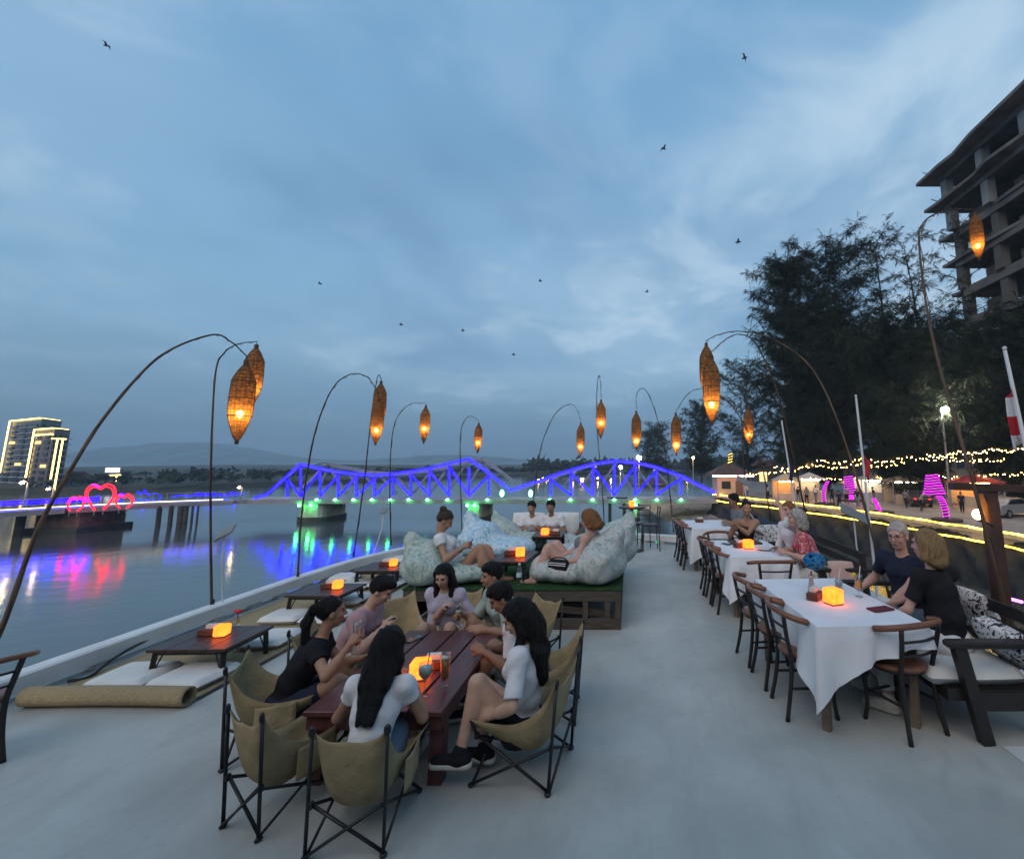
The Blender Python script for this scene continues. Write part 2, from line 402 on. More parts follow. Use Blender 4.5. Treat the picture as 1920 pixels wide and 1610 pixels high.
# promenade and stone quay wall: the edge runs along the far bank of the dock
edge = [P(1340, 931, ZQ), P(1420, 940, ZQ), P(1500, 949, ZQ), P(1640, 967, ZQ), P(1770, 988, ZQ), P(1920, 1013, ZQ), Vector((21.5, 15, ZQ)), Vector((22, -20, ZQ))]
prom = [(p.x, p.y) for p in edge] + [(260, -20), (260, 320), (60, 320), (22, 120), (13, 78)]
pave = mat('promenade_paving', (.30, .26, .23), .75, var=.18, vs=.6, bump=.1, bs=8)
struct('promenade_pavement', MB().prism(prom[::-1], ZQ - .5, ZQ), pave)
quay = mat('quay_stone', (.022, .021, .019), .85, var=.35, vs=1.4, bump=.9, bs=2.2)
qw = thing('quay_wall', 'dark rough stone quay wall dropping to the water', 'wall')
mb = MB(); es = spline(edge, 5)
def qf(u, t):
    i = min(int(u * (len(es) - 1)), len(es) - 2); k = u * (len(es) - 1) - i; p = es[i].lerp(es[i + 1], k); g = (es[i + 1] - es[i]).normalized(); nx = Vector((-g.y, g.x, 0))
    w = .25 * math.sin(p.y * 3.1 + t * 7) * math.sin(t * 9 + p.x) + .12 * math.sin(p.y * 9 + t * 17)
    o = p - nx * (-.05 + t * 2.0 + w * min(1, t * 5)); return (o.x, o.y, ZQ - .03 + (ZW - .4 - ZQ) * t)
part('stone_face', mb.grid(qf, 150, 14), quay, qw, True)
mb = MB()
for i in range(len(es) - 1): mb.beam(es[i] + Vector((0, 0, .12)), es[i + 1] + Vector((0, 0, .12)), .45, .24)
part('coping', mb, mat('coping_concrete', (.36, .33, .30), .8, var=.2, vs=3), qw)
led_y = emis('led_yellow', (1, .62, .07), 6.5)
for dz, nm, of in ((.30, 'yellow led rope along the top of the quay coping', 0), (-.38, 'lower yellow led rope strung along the quay wall face', .5)):
    mb = MB(); pts = []
    for i in range(len(es)):
        g = (es[min(i + 1, len(es) - 1)] - es[max(i - 1, 0)]).normalized(); nx = Vector((-g.y, g.x, 0)); pts.append(es[i] - nx * (.26 + of) + Vector((0, 0, dz + .03 * math.sin(i * 2.1))))
    tag(part('led_rope', mb.tube(pts, .055, 5), led_y), nm, 'led light', 'yellow led ropes along the quay')

# sand bank with grass by the bridge foot
bank = [P(1155, 941, ZW), P(1200, 948, ZW), P(1225, 962, ZW), P(1265, 985, ZW), P(1330, 994, ZW), P(1420, 1004, ZW), P(1480, 960, ZW), P(1400, 938, ZW), P(1250, 934, ZW)]
bc = sum(bank, Vector()) / len(bank)
bs = spline(bank + [bank[0]], 5); mb = MB(); v = [tuple(bc + Vector((0, 0, 1.0)))]; nb = len(bs) - 1
for k, (s, z) in enumerate(((.45, .9), (.75, .55), (.93, .2), (1.06, -.3))):
    for i in range(nb): q = bc.lerp(bs[i], s); v.append((q.x, q.y, ZW + z + .12 * math.sin(i * 1.7 + k)))
f = [(0, 1 + i, 1 + (i + 1) % nb) for i in range(nb)]
for k in range(3):
    for i in range(nb): j = (i + 1) % nb; f.append((1 + k * nb + i, 1 + (k + 1) * nb + i, 1 + (k + 1) * nb + j, 1 + k * nb + j))
struct('sand_bank', mb.add(v, f), mat('sand_bank', (.20, .17, .13), .9, var=.3, vs=.5, bump=.4, bs=3), True)
rng = random.Random(3); mb = MB(); g0 = P(1310, 955, ZW)
for i in range(2600):
    a = rng.random() * 6.28; r = rng.random() ** .6; x = g0.x + 5.6 * r * math.cos(a); y = g0.y + 7.5 * r * math.sin(a); h = .15 + .35 * rng.random()
    d = rng.random() * 6.28; w = .05; z = ZW + .55
    mb.add([(x - w * math.cos(d), y - w * math.sin(d), z), (x + w * math.cos(d), y + w * math.sin(d), z), (x + rng.uniform(-.2, .2), y + rng.uniform(-.2, .2), z + h)], [(0, 1, 2)])
g = struct('bank_grass', mb, mat('bank_grass', (.075, .10, .035), .8), kind='stuff'); g['label'] = 'short green grass growing on the sand bank'

# far shore, hills
land = mat('far_land', (.05, .055, .045), .95, var=.3, vs=.05)
def shore(name, pts, depth, z):
    mb = MB(); v = []; n = len(pts)
    for p in pts: v.append((p[0], p[1], ZW - .3))
    for p in pts: v.append((p[0], p[1] + 1.5, ZW + z))
    for p in pts: v.append((p[0] * 1.6, p[1] + depth, ZW + z + 1))
    f = [(i, i + 1, n + i + 1, n + i) for i in range(n - 1)] + [(n + i, n + i + 1, 2 * n + i + 1, 2 * n + i) for i in range(n - 1)]
    return struct(name, mb.add(v, f), land)
shore('far_shore_terrain', [(-420, 95), (-260, 98), (-150, 104), (-118, 122), (-100, 160), (-70, 220), (-10, 290), (60, 260), (200, 240)], 700, 1.2)
def hill(name, pts, Y, base, depth, col):   # rounded ridges
    mb = MB(); xs = spline([Vector((Q(px, 865, Y).x, 0, Q(px, py, Y).z)) for px, py in pts], 8); n = len(xs); v = []
    for t, hf in ((0, 0), (.35, .55), (.7, .9), (1, 1), (1.6, .55), (2.2, 0)):
        for i, p in enumerate(xs): v.append((p.x + 30 * math.sin(i * 2.3 + t * 5), Y - depth + depth * t + 60 * math.sin(i * .9 + t * 3), base + (p.z - base) * hf * (1 + .04 * math.sin(i * 3.1 + t * 4))))
    f = [(r * n + i, r * n + i + 1, (r + 1) * n + i + 1, (r + 1) * n + i) for r in range(5) for i in range(n - 1)]
    struct(name, mb.add(v, f), mat('hill_' + name, col, .95, var=.2, vs=.004), True)
hill('mountain', [(-200, 872), (0, 866), (110, 858), (200, 848), (290, 836), (365, 830), (410, 833), (470, 843), (530, 856), (600, 860), (680, 864), (760, 858), (850, 852), (920, 856), (1000, 862), (1150, 866), (1300, 872)], 2600, -8, 500, (.045, .058, .055))

# ---------------------------------------------------------------- foliage
def foliage_mat(name, c1, c2):
    m = mat(name, c1, .75, .25, var=.4, vs=.35, col2=c2); return m
fol_a = foliage_mat('casuarina_needles', (.030, .042, .022), (.014, .020, .011))
fol_b = foliage_mat('casuarina_needles_pale', (.05, .065, .035), (.025, .034, .018))
fol_c = foliage_mat('broad_leaves', (.045, .065, .025), (.02, .03, .012))
bark = mat('bark', (.07, .055, .042), .9, bump=.5, bs=6)
def casuarina(name, label, base, height, width, seed, m, dens=1.0, sparse=False, low=.12, tuft=1.0):
    rg = random.Random(seed); t = thing('casuarina_tree', label, 'tree', base, 0, 'casuarina trees along the promenade')
    tr = MB(); lean = rg.uniform(-.06, .06); tp = [Vector((lean * height * k * k * .8 + .1 * math.sin(k * 9 + seed), .1 * math.sin(k * 7), height * k)) for k in [i / 9 for i in range(10)]]
    tr.tube(tp, [max(.03, .30 * (height / 24) * (1 - k / 9.5)) for k in range(10)], 7)
    V = []; nl = int((60 if not sparse else 34) * dens)
    for i in range(nl):
        k = low + (1 - low) * (i + rg.random()) / nl; i0 = min(int(k * 9), 8); p0 = tp[i0].lerp(tp[i0 + 1], k * 9 - i0)
        prof = (math.sin(math.pi * min(1, .18 + .82 * (1 - k))) ** .7) * (.55 + .45 * rg.random())
        ln = max(.8, width * .5 * prof * 1.15); a = i * 2.4 + rg.uniform(-.5, .5); rise = rg.uniform(.25, .75)
        pts = [p0]; d = Vector((math.cos(a), math.sin(a), rise)).normalized()
        for s in range(4): d = (d + Vector((rg.uniform(-.12, .12), rg.uniform(-.12, .12), rg.uniform(-.06, .16)))).normalized(); pts.append(pts[-1] + d * ln / 4)
        tr.tube(pts, [.07, .05, .035, .02, .01], 4, False)
        for s in range(int((34 if not sparse else 20) * dens)):
            u = rg.random() ** .75; j = min(int(u * 4), 3); b = pts[j].lerp(pts[j + 1], u * 4 - j)
            sd = Vector((rg.gauss(0, 1), rg.gauss(0, 1), rg.gauss(.15, .5))).normalized(); sl = rg.uniform(.5, 1.5) * tuft
            c = b + sd * sl * .55
            ax = (sd + Vector((0, 0, -.35))).normalized()
            for q in range(17):
                e = (ax + Vector((rg.gauss(0, .30), rg.gauss(0, .30), rg.gauss(-.12, .26)))).normalized(); L = rg.uniform(.35, .85) * tuft; w = rg.uniform(.012, .032) * tuft
                o = b + (c - b) * (rg.random() * 1.7); sx = e.cross(Vector((rg.gauss(0, 1), rg.gauss(0, 1), rg.gauss(0, 1)))).normalized() * w
                V.append((o - sx, o + sx, o + e * L + Vector((0, 0, -L * .25)), ))
    part('trunk', tr, bark, t, True)
    arr = np.array([[tuple(x) for x in tri] for tri in V], np.float32).reshape(-1, 3); me = bpy.data.meshes.new('crown')
    nf = len(V); me.vertices.add(len(arr)); me.vertices.foreach_set('co', arr.ravel()); me.loops.add(nf * 3); me.loops.foreach_set('vertex_index', np.arange(nf * 3, dtype=np.int32))
    me.polygons.add(nf); me.polygons.foreach_set('loop_start', np.arange(0, nf * 3, 3, dtype=np.int32)); me.update(calc_edges=True); me.materials.append(m); obj('crown', me, t); return t
def tree_at(px, py_top, Y, wpx, seed, label, m=fol_a, **k):
    top = Q(px, py_top, Y); return casuarina('t', label, (top.x, Y, ZQ), top.z - ZQ, wpx * Y / FPX, seed, m, **k)
tree_at(1474, 500, 62, 205, 11, 'bushy dark casuarina leaning out leftmost of the big promenade trees', dens=1.8)
tree_at(1560, 470, 58, 260, 12, 'tall dense casuarina left of the bare thin one on the promenade', dens=1.55)
tree_at(1648, 448, 66, 190, 13, 'thin see-through casuarina with its trunk showing against the sky', fol_b, sparse=True, dens=1.1)
tree_at(1712, 452, 72, 170, 14, 'slender airy casuarina behind the leaning bamboo pole', fol_b, sparse=True, dens=1.2)
tree_at(1790, 415, 56, 260, 15, 'dark casuarina standing in front of the concrete tower', fol_b, dens=1.05, sparse=True)
tree_at(1535, 600, 70, 260, 16, 'low broad casuarina filling the gap under the leftmost big tree', dens=2.0, low=.05, tuft=1.3)
tree_at(1690, 650, 52, 330, 17, 'dark low-branched casuarina over the string lights', dens=2.0, low=.05, tuft=1.4)
tree_at(1895, 650, 50, 300, 18, 'dark casuarina at the foot of the concrete tower', dens=1.9, low=.05, tuft=1.4)
tree_at(1395, 690, 92, 150, 19, 'middling casuarina behind the hanging amber lantern by the kiosk', dens=1.1)
tree_at(1312, 765, 100, 120, 20, 'small rounded casuarina right of the bridge end', dens=1.1)
tree_at(1235, 800, 130, 70, 21, 'far little casuarina above the right bridge arch', dens=.8)
tree_at(1213, 812, 140, 55, 22, 'farthest little casuarina left of the others behind the bridge', dens=.7)
# woods on the far shore: one mass
mb = MB(); rg = random.Random(5)
def woods(x0, x1, y0, y1, n, h0, h1):
    for i in range(n):
        k = rg.random(); x = x0 + (x1 - x0) * k; y = y0 + (y1 - y0) * k + rg.uniform(0, 25); hh = rg.uniform(h0, h1); z = ZW + 1
        for q in range(16):
            a = rg.random() * 6.28; rr = hh * .42 * rg.random() ** .5; zc = z + hh * (.3 + .7 * rg.random() * (1 - rr / hh)); s = hh * rg.uniform(.10, .2)
            c = Vector((x + rr * math.cos(a) * 1.3, y + rr * math.sin(a), zc)); pts = [c + Vector((rg.gauss(0, s), rg.gauss(0, s), rg.gauss(0, s * .8))) for _ in range(4)]
            mb.add(pts, [(0, 1, 2), (0, 2, 3), (0, 3, 1), (1, 3, 2)])
woods(-140, -112, 112, 142, 45, 2, 3.6); woods(-175, -60, 165, 262, 200, 2, 4); woods(-60, 60, 262, 270, 150, 5, 9); woods(40, 160, 270, 230, 90, 6, 12)
woods(75, 190, 125, 118, 130, 8, 15); woods(60, 120, 112, 100, 60, 6, 12)
g = struct('far_wood', mb, foliage_mat('far_wood_leaves', (.035, .045, .03), (.018, .024, .016)), kind='stuff'); g['label'] = 'far dark wood along the opposite river bank'

# ---------------------------------------------------------------- steel truss bridge with blue lights
YB = 60.0
steel = mat('bridge_steel', (.24, .24, .25), .6, var=.15, vs=.8)
conc = mat('pier_concrete', (.38, .36, .32), .85, var=.25, vs=.7, bump=.3, bs=3)
led_b = emis('led_blue', (.0035, .001, 1.0), 17.0)
def uneven(m, lo, hi, sc):      # lamps of a strip are not all equally bright
    n = m.node_tree; e = [q for q in n.nodes if q.type == 'EMISSION'][0]; t = n.nodes.new('ShaderNodeTexCoord'); z = n.nodes.new('ShaderNodeTexNoise'); z.inputs['Scale'].default_value = sc; z.inputs['Detail'].default_value = 1; n.links.new(t.outputs['Object'], z.inputs['Vector'])
    r = n.nodes.new('ShaderNodeMapRange'); r.inputs[1].default_value = .35; r.inputs[2].default_value = .65; r.inputs[3].default_value = lo; r.inputs[4].default_value = hi; n.links.new(z.outputs['Fac'], r.inputs[0]); n.links.new(r.outputs[0], e.inputs[1])
uneven(led_b, 5, 30, .9); uneven(led_y, 2.5, 10, 1.5)
led_g = emis('led_green', (.08, 1.0, .22), 22.0)
br = thing('truss_bridge', 'long steel truss bridge outlined in blue light with green lamps below', 'bridge')
def B(px, py, dy=0): return Q(px, py, YB + dy)
top = [(478, 934), (503, 926), (540, 893), (565, 870), (601, 878), (635, 885), (669, 888), (703, 891), (737, 888), (771, 884), (806, 878), (843, 869), (880, 860), (917, 886), (958, 919), (1033, 894), (1071, 881), (1112, 870), (1152, 864), (1191, 867), (1231, 876), (1276, 892), (1310, 909), (1340, 924)]
bot = {x: 931 - (x - 565) * .005 for x, _ in top}
def member(a, b, w, lit=True, nm='truss_member'):
    a, b = Vector(a), Vector(b); part(nm, MB().beam(a, b, w, w * .8), steel, br)
    if lit:
        d = (b - a).normalized(); s = Vector((0, -1, 0)); n = d.cross(s).normalized()
        for k in (-1, 1):
            o = s * (w * .5 + .05) + n * (k * w * .42); part('led_strip', MB().tube([a + o, b + o], .034, 5), led_b, br)
for i in range(len(top) - 1): member(B(*top[i]), B(*top[i + 1]), .31, True, 'top_chord')
verts = [540, 565, 601, 635, 669, 703, 737, 771, 806, 843, 880, 917, 1033, 1071, 1112, 1152, 1191, 1231, 1276]
ty = dict(top)
for x in verts: member(B(x, ty[x] + 3 + (14 if x == 880 else 0)), B(x, bot[x]), .20, True, 'vertical')
dg = [(540, 565, 1), (601, 565, 1), (635, 601, 1), (669, 635, 1), (703, 669, 1), (737, 703, 1), (737, 771, 1), (771, 806, 1), (806, 843, 1), (843, 880, 1), (917, 880, 1), (1033, 1071, 1), (1071, 1112, 1), (1112, 1152, 1), (1191, 1152, 1), (1231, 1191, 1), (1276, 1231, 1)]
for a, b, _ in dg: member(B(a, ty[a] + 5), B(b, bot[b]), .15, True, 'diagonal')
for i in range(1, len(top) - 1): part('far_chord', MB().beam(B(*top[i]) + Vector((0, 5.5, 0)), B(*top[i + 1]) + Vector((0, 5.5, 0)), .5, .4), steel, br)
for a, b, _ in dg: part('far_diagonal', MB().beam(B(b, ty[b] + 5) + Vector((0, 5.5, 0)), B(a, bot[a]) + Vector((0, 5.5, 0)), .28, .28), steel, br)
for x in verts[1:]: part('cross_beam', MB().beam(B(x, ty[x] + 6), B(x, ty[x] + 6) + Vector((0, 5.5, 0)), .25, .25), steel, br)
dl = Q(440, 936, YB); dr = Q(1345, 933, YB)
part('deck_girder', MB().beam(Vector((dl.x, YB - .3, dl.z - .25)), Vector((dr.x, YB - .3, dl.z - .2)), .3, .5), mat('girder_grey', (.25, .25, .26), .6, var=.15, vs=.5), br)
part('road_deck', MB().beam(Vector((dl.x, YB + 2.8, dl.z - .2)), Vector((dr.x + 4, YB + 2.8, dl.z - .15)), 5.6, .25), conc, br)
for x in [601, 635, 669, 703, 737, 771, 806, 843, 917, 1033, 1071, 1112, 1152, 1191, 1231, 1276]:
    p = B(x, 937); part('green_lamp', MB().ell((p.x, YB - .75, p.z + .08), (.19, .14, .13), 10, 6), led_g, br)
for x in (944, 997):
    p = B(x, 924); part('green_floodlight', MB().ell((p.x, YB - .7, p.z), (.24, .16, .42), 10, 6), led_g, br)
def pier(px0, px1, nm):
    a = Q(px0, 940, YB); b = Q(px1, 940, YB); z1 = dl.z - .55; cx = (a.x + b.x) / 2; w = b.x - a.x
    mb = MB(); pr = []
    for k in range(20):
        t = 2 * math.pi * k / 20; pr.append((cx + (w / 2) * math.copysign(abs(math.cos(t)) ** .5, math.cos(t)), YB + 2.6 + 2.8 * math.copysign(abs(math.sin(t)) ** .7, math.sin(t))))
    o = part('pier', mb.prism(pr, ZW - 1, z1), conc, br)
    pr2 = [(cx + (x - cx) * 1.08, YB + 2.6 + (y - YB - 2.6) * 1.1) for x, y in pr]
    part('pier_footing', MB().prism(pr2, ZW - 1, ZW + .55), mat('wet_concrete', (.05, .05, .045), .6, var=.3, vs=1), o)
    for s in (-.5, .15): part('floodlight', MB().ell((cx + s * w * .6, YB - .55, z1 - .12), (.16, .12, .12), 8, 6), emis('led_green_flood', (.05, 1.0, .18), 90.0), o)
pier(556, 611, 'l'); pier(872, 907, 'm')
pier(1180, 1200, 'r')
for a, b, s in (((285, 917), (440, 893), 1), ((440, 893), (606, 868), 1), ((606, 868), (920, 880), 1), ((920, 880), (1065, 874), 1)):
    p, q = Q(*a, YB + 9), Q(*b, YB + 9); pts = [p.lerp(q, k / 12) - Vector((0, 0, .35 * math.sin(math.pi * k / 12))) for k in range(13)]
    part('overhead_cable', MB().tube(pts, .05, 4), mat('cable_black', (.02, .02, .02), .6), br)

# left approach: footbridge on piles
ap = thing('river_footbridge', 'low footbridge on piles with blue and white light strips', 'bridge')
apts = [Q(440, 936, YB), Q(300, 941, 56), Q(130, 950, 51), Q(-60, 961, 47), Q(-260, 975, 43)]
for a, b in zip(apts[:-1], apts[1:]):
    part('deck_span', MB().beam(a - Vector((0, 0, .3)), b - Vector((0, 0, .3)), 3.2, .5), steel, ap)
    for z, m_, r_ in ((.12, emis('led_white', (1, .8, .45), 3.0), .04),):
        part('light_strip', MB().tube([a + Vector((0, -1.7, z)), b + Vector((0, -1.7, z))], r_, 5), m_, ap)
    n_ = max(3, int((b - a).length / 1.6))
    for k in range(n_):
        p = a.lerp(b, k / n_); part('railing_post', MB().box((p.x, p.y - 1.6, p.z + .5), (.07, .07, 1.0)), steel, ap)
    part('handrail', MB().tube([a + Vector((0, -1.6, 1.0)), b + Vector((0, -1.6, 1.0))], .04, 5), steel, ap)
for a, b in ((apts[2] + Vector((1.5, 0, 0)), apts[3]), (apts[3], apts[4])):
    for z in (.55, .8): part('blue_light_strip', MB().tube([a + Vector((0, 1.4, z)), b + Vector((0, 1.4, z))], .10, 6), led_b, ap)
for k in range(9):
    a = apts[1].lerp(apts[0], k / 9); b = apts[1].lerp(apts[0], (k + 1) / 9)
    part('blue_light_strip', MB().tube([a + Vector((0, 1.4, .5 + .12 * (k % 2))), b + Vector((0, 1.4, .5 + .12 * ((k + 1) % 2)))], .05, 5), led_b, ap)
def pile(px, yt, yb, w):
    a = Q(px, yt, 55); part('pile', MB().tube([(a.x, 55, a.z), (a.x + .1, 55, ZW - .8)], w * .72, 10), mat('pile_dark', (.06, .055, .05), .8, var=.3, vs=1), ap)
for px, w in ((300, .32), (322, .3), (341, .45), (350, .3), (362, .16), (372, .14)): pile(px, 948, 1000, w)
a = Q(138, 955, 52); part('pier_block', MB().box((a.x, 53, (a.z + ZW - 1) / 2), (4.5, 4.6, a.z - ZW + 1)), mat('brick_pier', (.16, .10, .085), .85, var=.3, vs=1.5, bump=.4, bs=4), ap)
part('pier_footing', MB().box((a.x, 53, ZW + .1), (5.4, 5.6, .9)), mat('wet_concrete', (.05, .05, .045), .6), ap)
for px in (30, -40): a = Q(px, 960, 49); part('pile', MB().tube([(a.x, 49.5, a.z), (a.x, 49.5, ZW - .8)], .35, 10), mat('pile_dark', (.06, .055, .05), .8), ap)

# red neon heart arches on the footbridge
led_r = emis('neon_red', (1.0, .008, .025), 5.0); led_m = emis('neon_magenta', (1.0, .01, .6), 5.0)
def heart(pts, label, pink):
    t = thing('heart_arch', label, 'neon heart', (0, 0, 0), 0, 'neon heart arches on the footbridge')
    Y = 49.5; w = [Q(x / 5.647, 740 + y / 5.647, Y) for x, y in pts]; c = sum(w, Vector()) / len(w); s = spline(w, 6)
    part('outer_tube', MB().tube(s, .055, 6), led_r, t); inn = [c + (p - c) * .86 + Vector((0, 0, -.12)) for p in s]
    part('inner_tube', MB().tube(inn, .045, 6), led_r, t)
    n = len(s); part('pink_tube', MB().tube([p + Vector((0, -.1, -.02)) for p in s[int(n * .38):int(n * .52)]], .07, 6), led_m, t)
    mb = MB()
    for p, q in list(zip(s, inn))[::5]: mb.tube([p, q], .02, 4)
    mb.tube([s[0], s[0] - Vector((0, 0, .5))], .05, 5); mb.tube([s[-1], s[-1] - Vector((0, 0, .5))], .05, 5)
    part('frame', mb, steel, t)
heart([(1000, 1225), (950, 1150), (905, 1060), (930, 985), (1000, 948), (1070, 975), (1130, 945), (1205, 970), (1222, 1050), (1180, 1130), (1095, 1217)], 'biggest red neon heart arch in the middle of three', 1)
heart([(735, 1230), (712, 1160), (750, 1095), (790, 1082), (815, 1092), (850, 1076), (900, 1110), (880, 1175), (820, 1230)], 'small red neon heart arch left of the big heart', 0)
heart([(1262, 1200), (1225, 1140), (1240, 1080), (1275, 1055), (1315, 1070), (1360, 1050), (1410, 1100), (1395, 1155), (1340, 1200)], 'small red neon heart arch right of the big heart', 0)
# ---------------------------------------------------------------- far buildings
glass = mat('window_dark', (.02, .025, .03), .15, .6)
winlit = emis('window_lit', (1, .62, .25), 1.6)
led_w = emis('led_warm_line', (1, .66, .16), 5.0)
def tower(label, pxs, ys, top_py, floors, body, led_v, ledz=(0,), win_face=1, cols=3, wmat=None):
    t = thing('hotel_tower', label, 'tower', (0, 0, 0), 0)
    pts = [Q(px, 865, y) for px, y in zip(pxs, ys)]; zt = Q(pxs[1], top_py, ys[1]).z; zb = ZW + .8
    back = [Vector((pts[2].x * 1.07, pts[2].y * 1.07, 0)), Vector((pts[0].x * 1.07, pts[0].y * 1.07, 0))]; poly = [(p.x, p.y) for p in pts + back]
    part('wall', MB().prism(poly, zb, zt), body, t)
    for dz in ledz:
        for a, b in zip(pts[:-1], pts[1:]): part('led_line', MB().tube([(a.x, a.y - .5, zt - dz), (b.x, b.y - .5, zt - dz)], .17, 5), led_w, t)
    for i in led_v: p = pts[i]; part('led_line', MB().tube([(p.x, p.y - .5, zt), (p.x, p.y - .5, zb + (zt - zb) * .18)], .17, 5), led_w, t)
    fh = (zt - zb) / (floors + 1)
    for fi, (a, b) in enumerate(zip(pts[:-1], pts[1:])):
        d = (b - a); L = d.length; d.normalize(); rz = math.atan2(d.y, d.x); nx = Vector((d.y, -d.x, 0)); nc = cols if fi == win_face else 2
        w = L / nc * .5; wme = MB().box((0, 0, 0), (w, .3, fh * .5)).mesh('window', wmat or glass); wlm = MB().box((0, 0, 0), (w, .3, fh * .5)).mesh('window', winlit); bme = MB().box((0, 0, 0), (L / nc * .78, .6, .18)).mesh('balcony', mat('balcony_white', (.5, .5, .5), .7))
        for r in range(floors):
            for c in range(nc):
                q = a + d * (L * (c + .5) / nc) + nx * .1; q.z = zb + fh * (r + .75)
                o = obj('window', wlm if (r * 7 + c * 5 + fi) % 23 == 3 else wme, t, q, (0, 0, rz))
                if fi == win_face: obj('balcony', bme, t, (q.x + nx.x * .4, q.y + nx.y * .4, q.z - fh * .33), (0, 0, rz))
    return t
tower('tall dark glass hotel tower with a yellow light line round its roof', (8, 64, 103), (142, 132, 141), 784, 11, mat('tower_blue', (.05, .075, .11), .35, .6, var=.2, vs=.1), (0,), (0,), 0, 3)
tower('shorter hotel tower with white balconies and two yellow light columns', (58, 92, 122), (120, 115, 121), 803, 9, mat('tower_grey', (.16, .15, .16), .7, var=.15, vs=.1), (0,), (0, 1.4), 1, 3)
for px in (103, 113):
    pass
tw = bpy.data.objects['hotel_tower.001']
for px, y0, y1 in ((106, 822, 898), (116, 822, 920)):
    a, b = Q(px + 2, y0, 112), Q(px - 14 if px > 110 else px - 10, y1, 112); part('led_column', MB().tube([a, (a.x, 112, b.z)], .16, 5), led_w, tw)
a, b = Q(97, 822, 112), Q(124, 823, 112); part('led_column', MB().tube([a, b], .13, 5), led_w, tw)
def house(label, px, py_top, py_eave, wpx, Y, wallc, roofc, lit=0, flat=False, led=None, sign=None):
    c = Q(px, 865, Y); w = wpx * Y / FPX; zr = Q(px, py_top, Y).z; ze = Q(px, py_eave, Y).z; zb = ZW + .6; d = w * .6
    t = thing('waterfront_house', label, 'house', (c.x, Y, 0), 0, 'houses on the far shore')
    part('wall', MB().box((0, 0, (ze + zb) / 2), (w, d, ze - zb)), mat('house_wall_%d' % (px % 7), wallc, .85, var=.15, vs=.4), t)
    if flat: part('roof', MB().box((0, 0, ze + .2), (w * 1.06, d * 1.06, .4)), mat('roof_%d' % (px % 5), roofc, .8), t)
    else:
        v = [(-w * .56, -d * .58, ze), (w * .56, -d * .58, ze), (w * .56, d * .58, ze), (-w * .56, d * .58, ze), (-w * .3, 0, zr), (w * .3, 0, zr)]
        part('roof', MB().add(v, [(0, 1, 5, 4), (1, 2, 5), (2, 3, 4, 5), (3, 0, 4), (3, 2, 1, 0)]), mat('roof_%d' % (px % 5), roofc, .8, var=.2, vs=.5), t)
    nc = max(2, int(w / 3)); nr = max(1, int((ze - zb) / 3.2)); wm = MB().box((0, 0, 0), (w / nc * .45, .12, (ze - zb) / nr * .45)).mesh('window', glass); wl_ = MB().box((0, 0, 0), (w / nc * .45, .12, (ze - zb) / nr * .45)).mesh('window', winlit)
    rg_ = random.Random(px)
    for r in range(nr):
        for k in range(nc): obj('window', wl_ if rg_.random() < lit else wm, t, (-w / 2 + w * (k + .5) / nc, -d / 2 - .02, zb + (ze - zb) * (r + .55) / nr))
    if led:
        for dz in led: part('led_line', MB().tube([(-w * .54, -d * .6, ze + dz), (w * .54, -d * .6, ze + dz)], .13 * Y / 150, 5), led_w, t)
    return t
house('grey waterfront house with a red-brown hipped roof by the hotel towers', 150, 884, 899, 42, 150, (.22, .18, .17), (.12, .06, .05), .2)
house('narrow dark block topped by a bright white sign', 207, 880, 890, 30, 160, (.10, .10, .12), (.08, .08, .08), .1, True)
s = Q(211, 881, 158); tag(part('roof_sign', MB().bbox((s.x, 158, s.z), (4.4, .3, 1.5)), emis('sign_white', (.75, .75, 1.0), 2.2)), 'glowing white sign board on the dark block roof', 'sign')
s1 = thing('light_mast', 'yellow T-shaped light mast beside the red hearts', 'light mast'); a, b = Q(219, 890, 150), Q(214, 930, 150)
part('mast', MB().tube([a, (a.x, 150, b.z)], .18, 5), led_w, s1); a0, b0 = Q(197, 891, 150), Q(230, 890, 150); part('cross_bar', MB().tube([a0, b0], .16, 5), led_w, s1)
house('low brown house behind the red hearts', 178, 900, 909, 34, 146, (.16, .14, .13), (.09, .06, .05), .2)
house('small tin-roofed shed right of the hearts', 272, 910, 916, 44, 140, (.13, .11, .11), (.07, .06, .06), .3)
house('long low waterfront house left of the bridge', 345, 908, 915, 60, 160, (.15, .13, .12), (.09, .07, .06), .35)
house('small lit waterfront house among the far trees', 425, 910, 917, 40, 175, (.14, .13, .12), (.08, .07, .06), .6)
house('flat far building with two white light lines on its roof', 497, 903, 909, 52, 190, (.20, .18, .17), (.12, .11, .1), .4, True, (.5, -1.2))
house('pale four-storey hotel with yellow light lines behind the bridge', 620, 893, 898, 36, 230, (.30, .27, .23), (.2, .18, .16), .35, True, (.6, -1.5))
house('low hotel wing with a yellow light line behind the bridge', 656, 905, 909, 40, 235, (.28, .24, .2), (.2, .18, .16), .5, True, (.6,))
house('low dark shed seen through the bridge lattice', 590, 912, 917, 40, 210, (.10, .09, .09), (.06, .05, .05), .5)
house('long market shed with warm windows behind the bridge', 828, 908, 914, 70, 240, (.12, .11, .1), (.06, .06, .06), .5)
house('far low restaurant behind the right bridge arch', 1090, 905, 912, 66, 200, (.2, .16, .12), (.08, .06, .05), .8)
house('far lit pavilion near the right end of the bridge', 1215, 898, 908, 60, 150, (.24, .18, .14), (.09, .06, .05), .7)
house('dark shophouse row behind the market stalls', 1530, 842, 856, 130, 104, (.10, .085, .075), (.06, .05, .045), .35)
house('pale shophouse with lit windows behind the big trees', 1680, 836, 852, 120, 100, (.16, .13, .11), (.07, .05, .045), .5, True)
house('wide dark shop building at the back right of the promenade', 1830, 830, 850, 150, 96, (.11, .09, .08), (.07, .06, .05), .45)
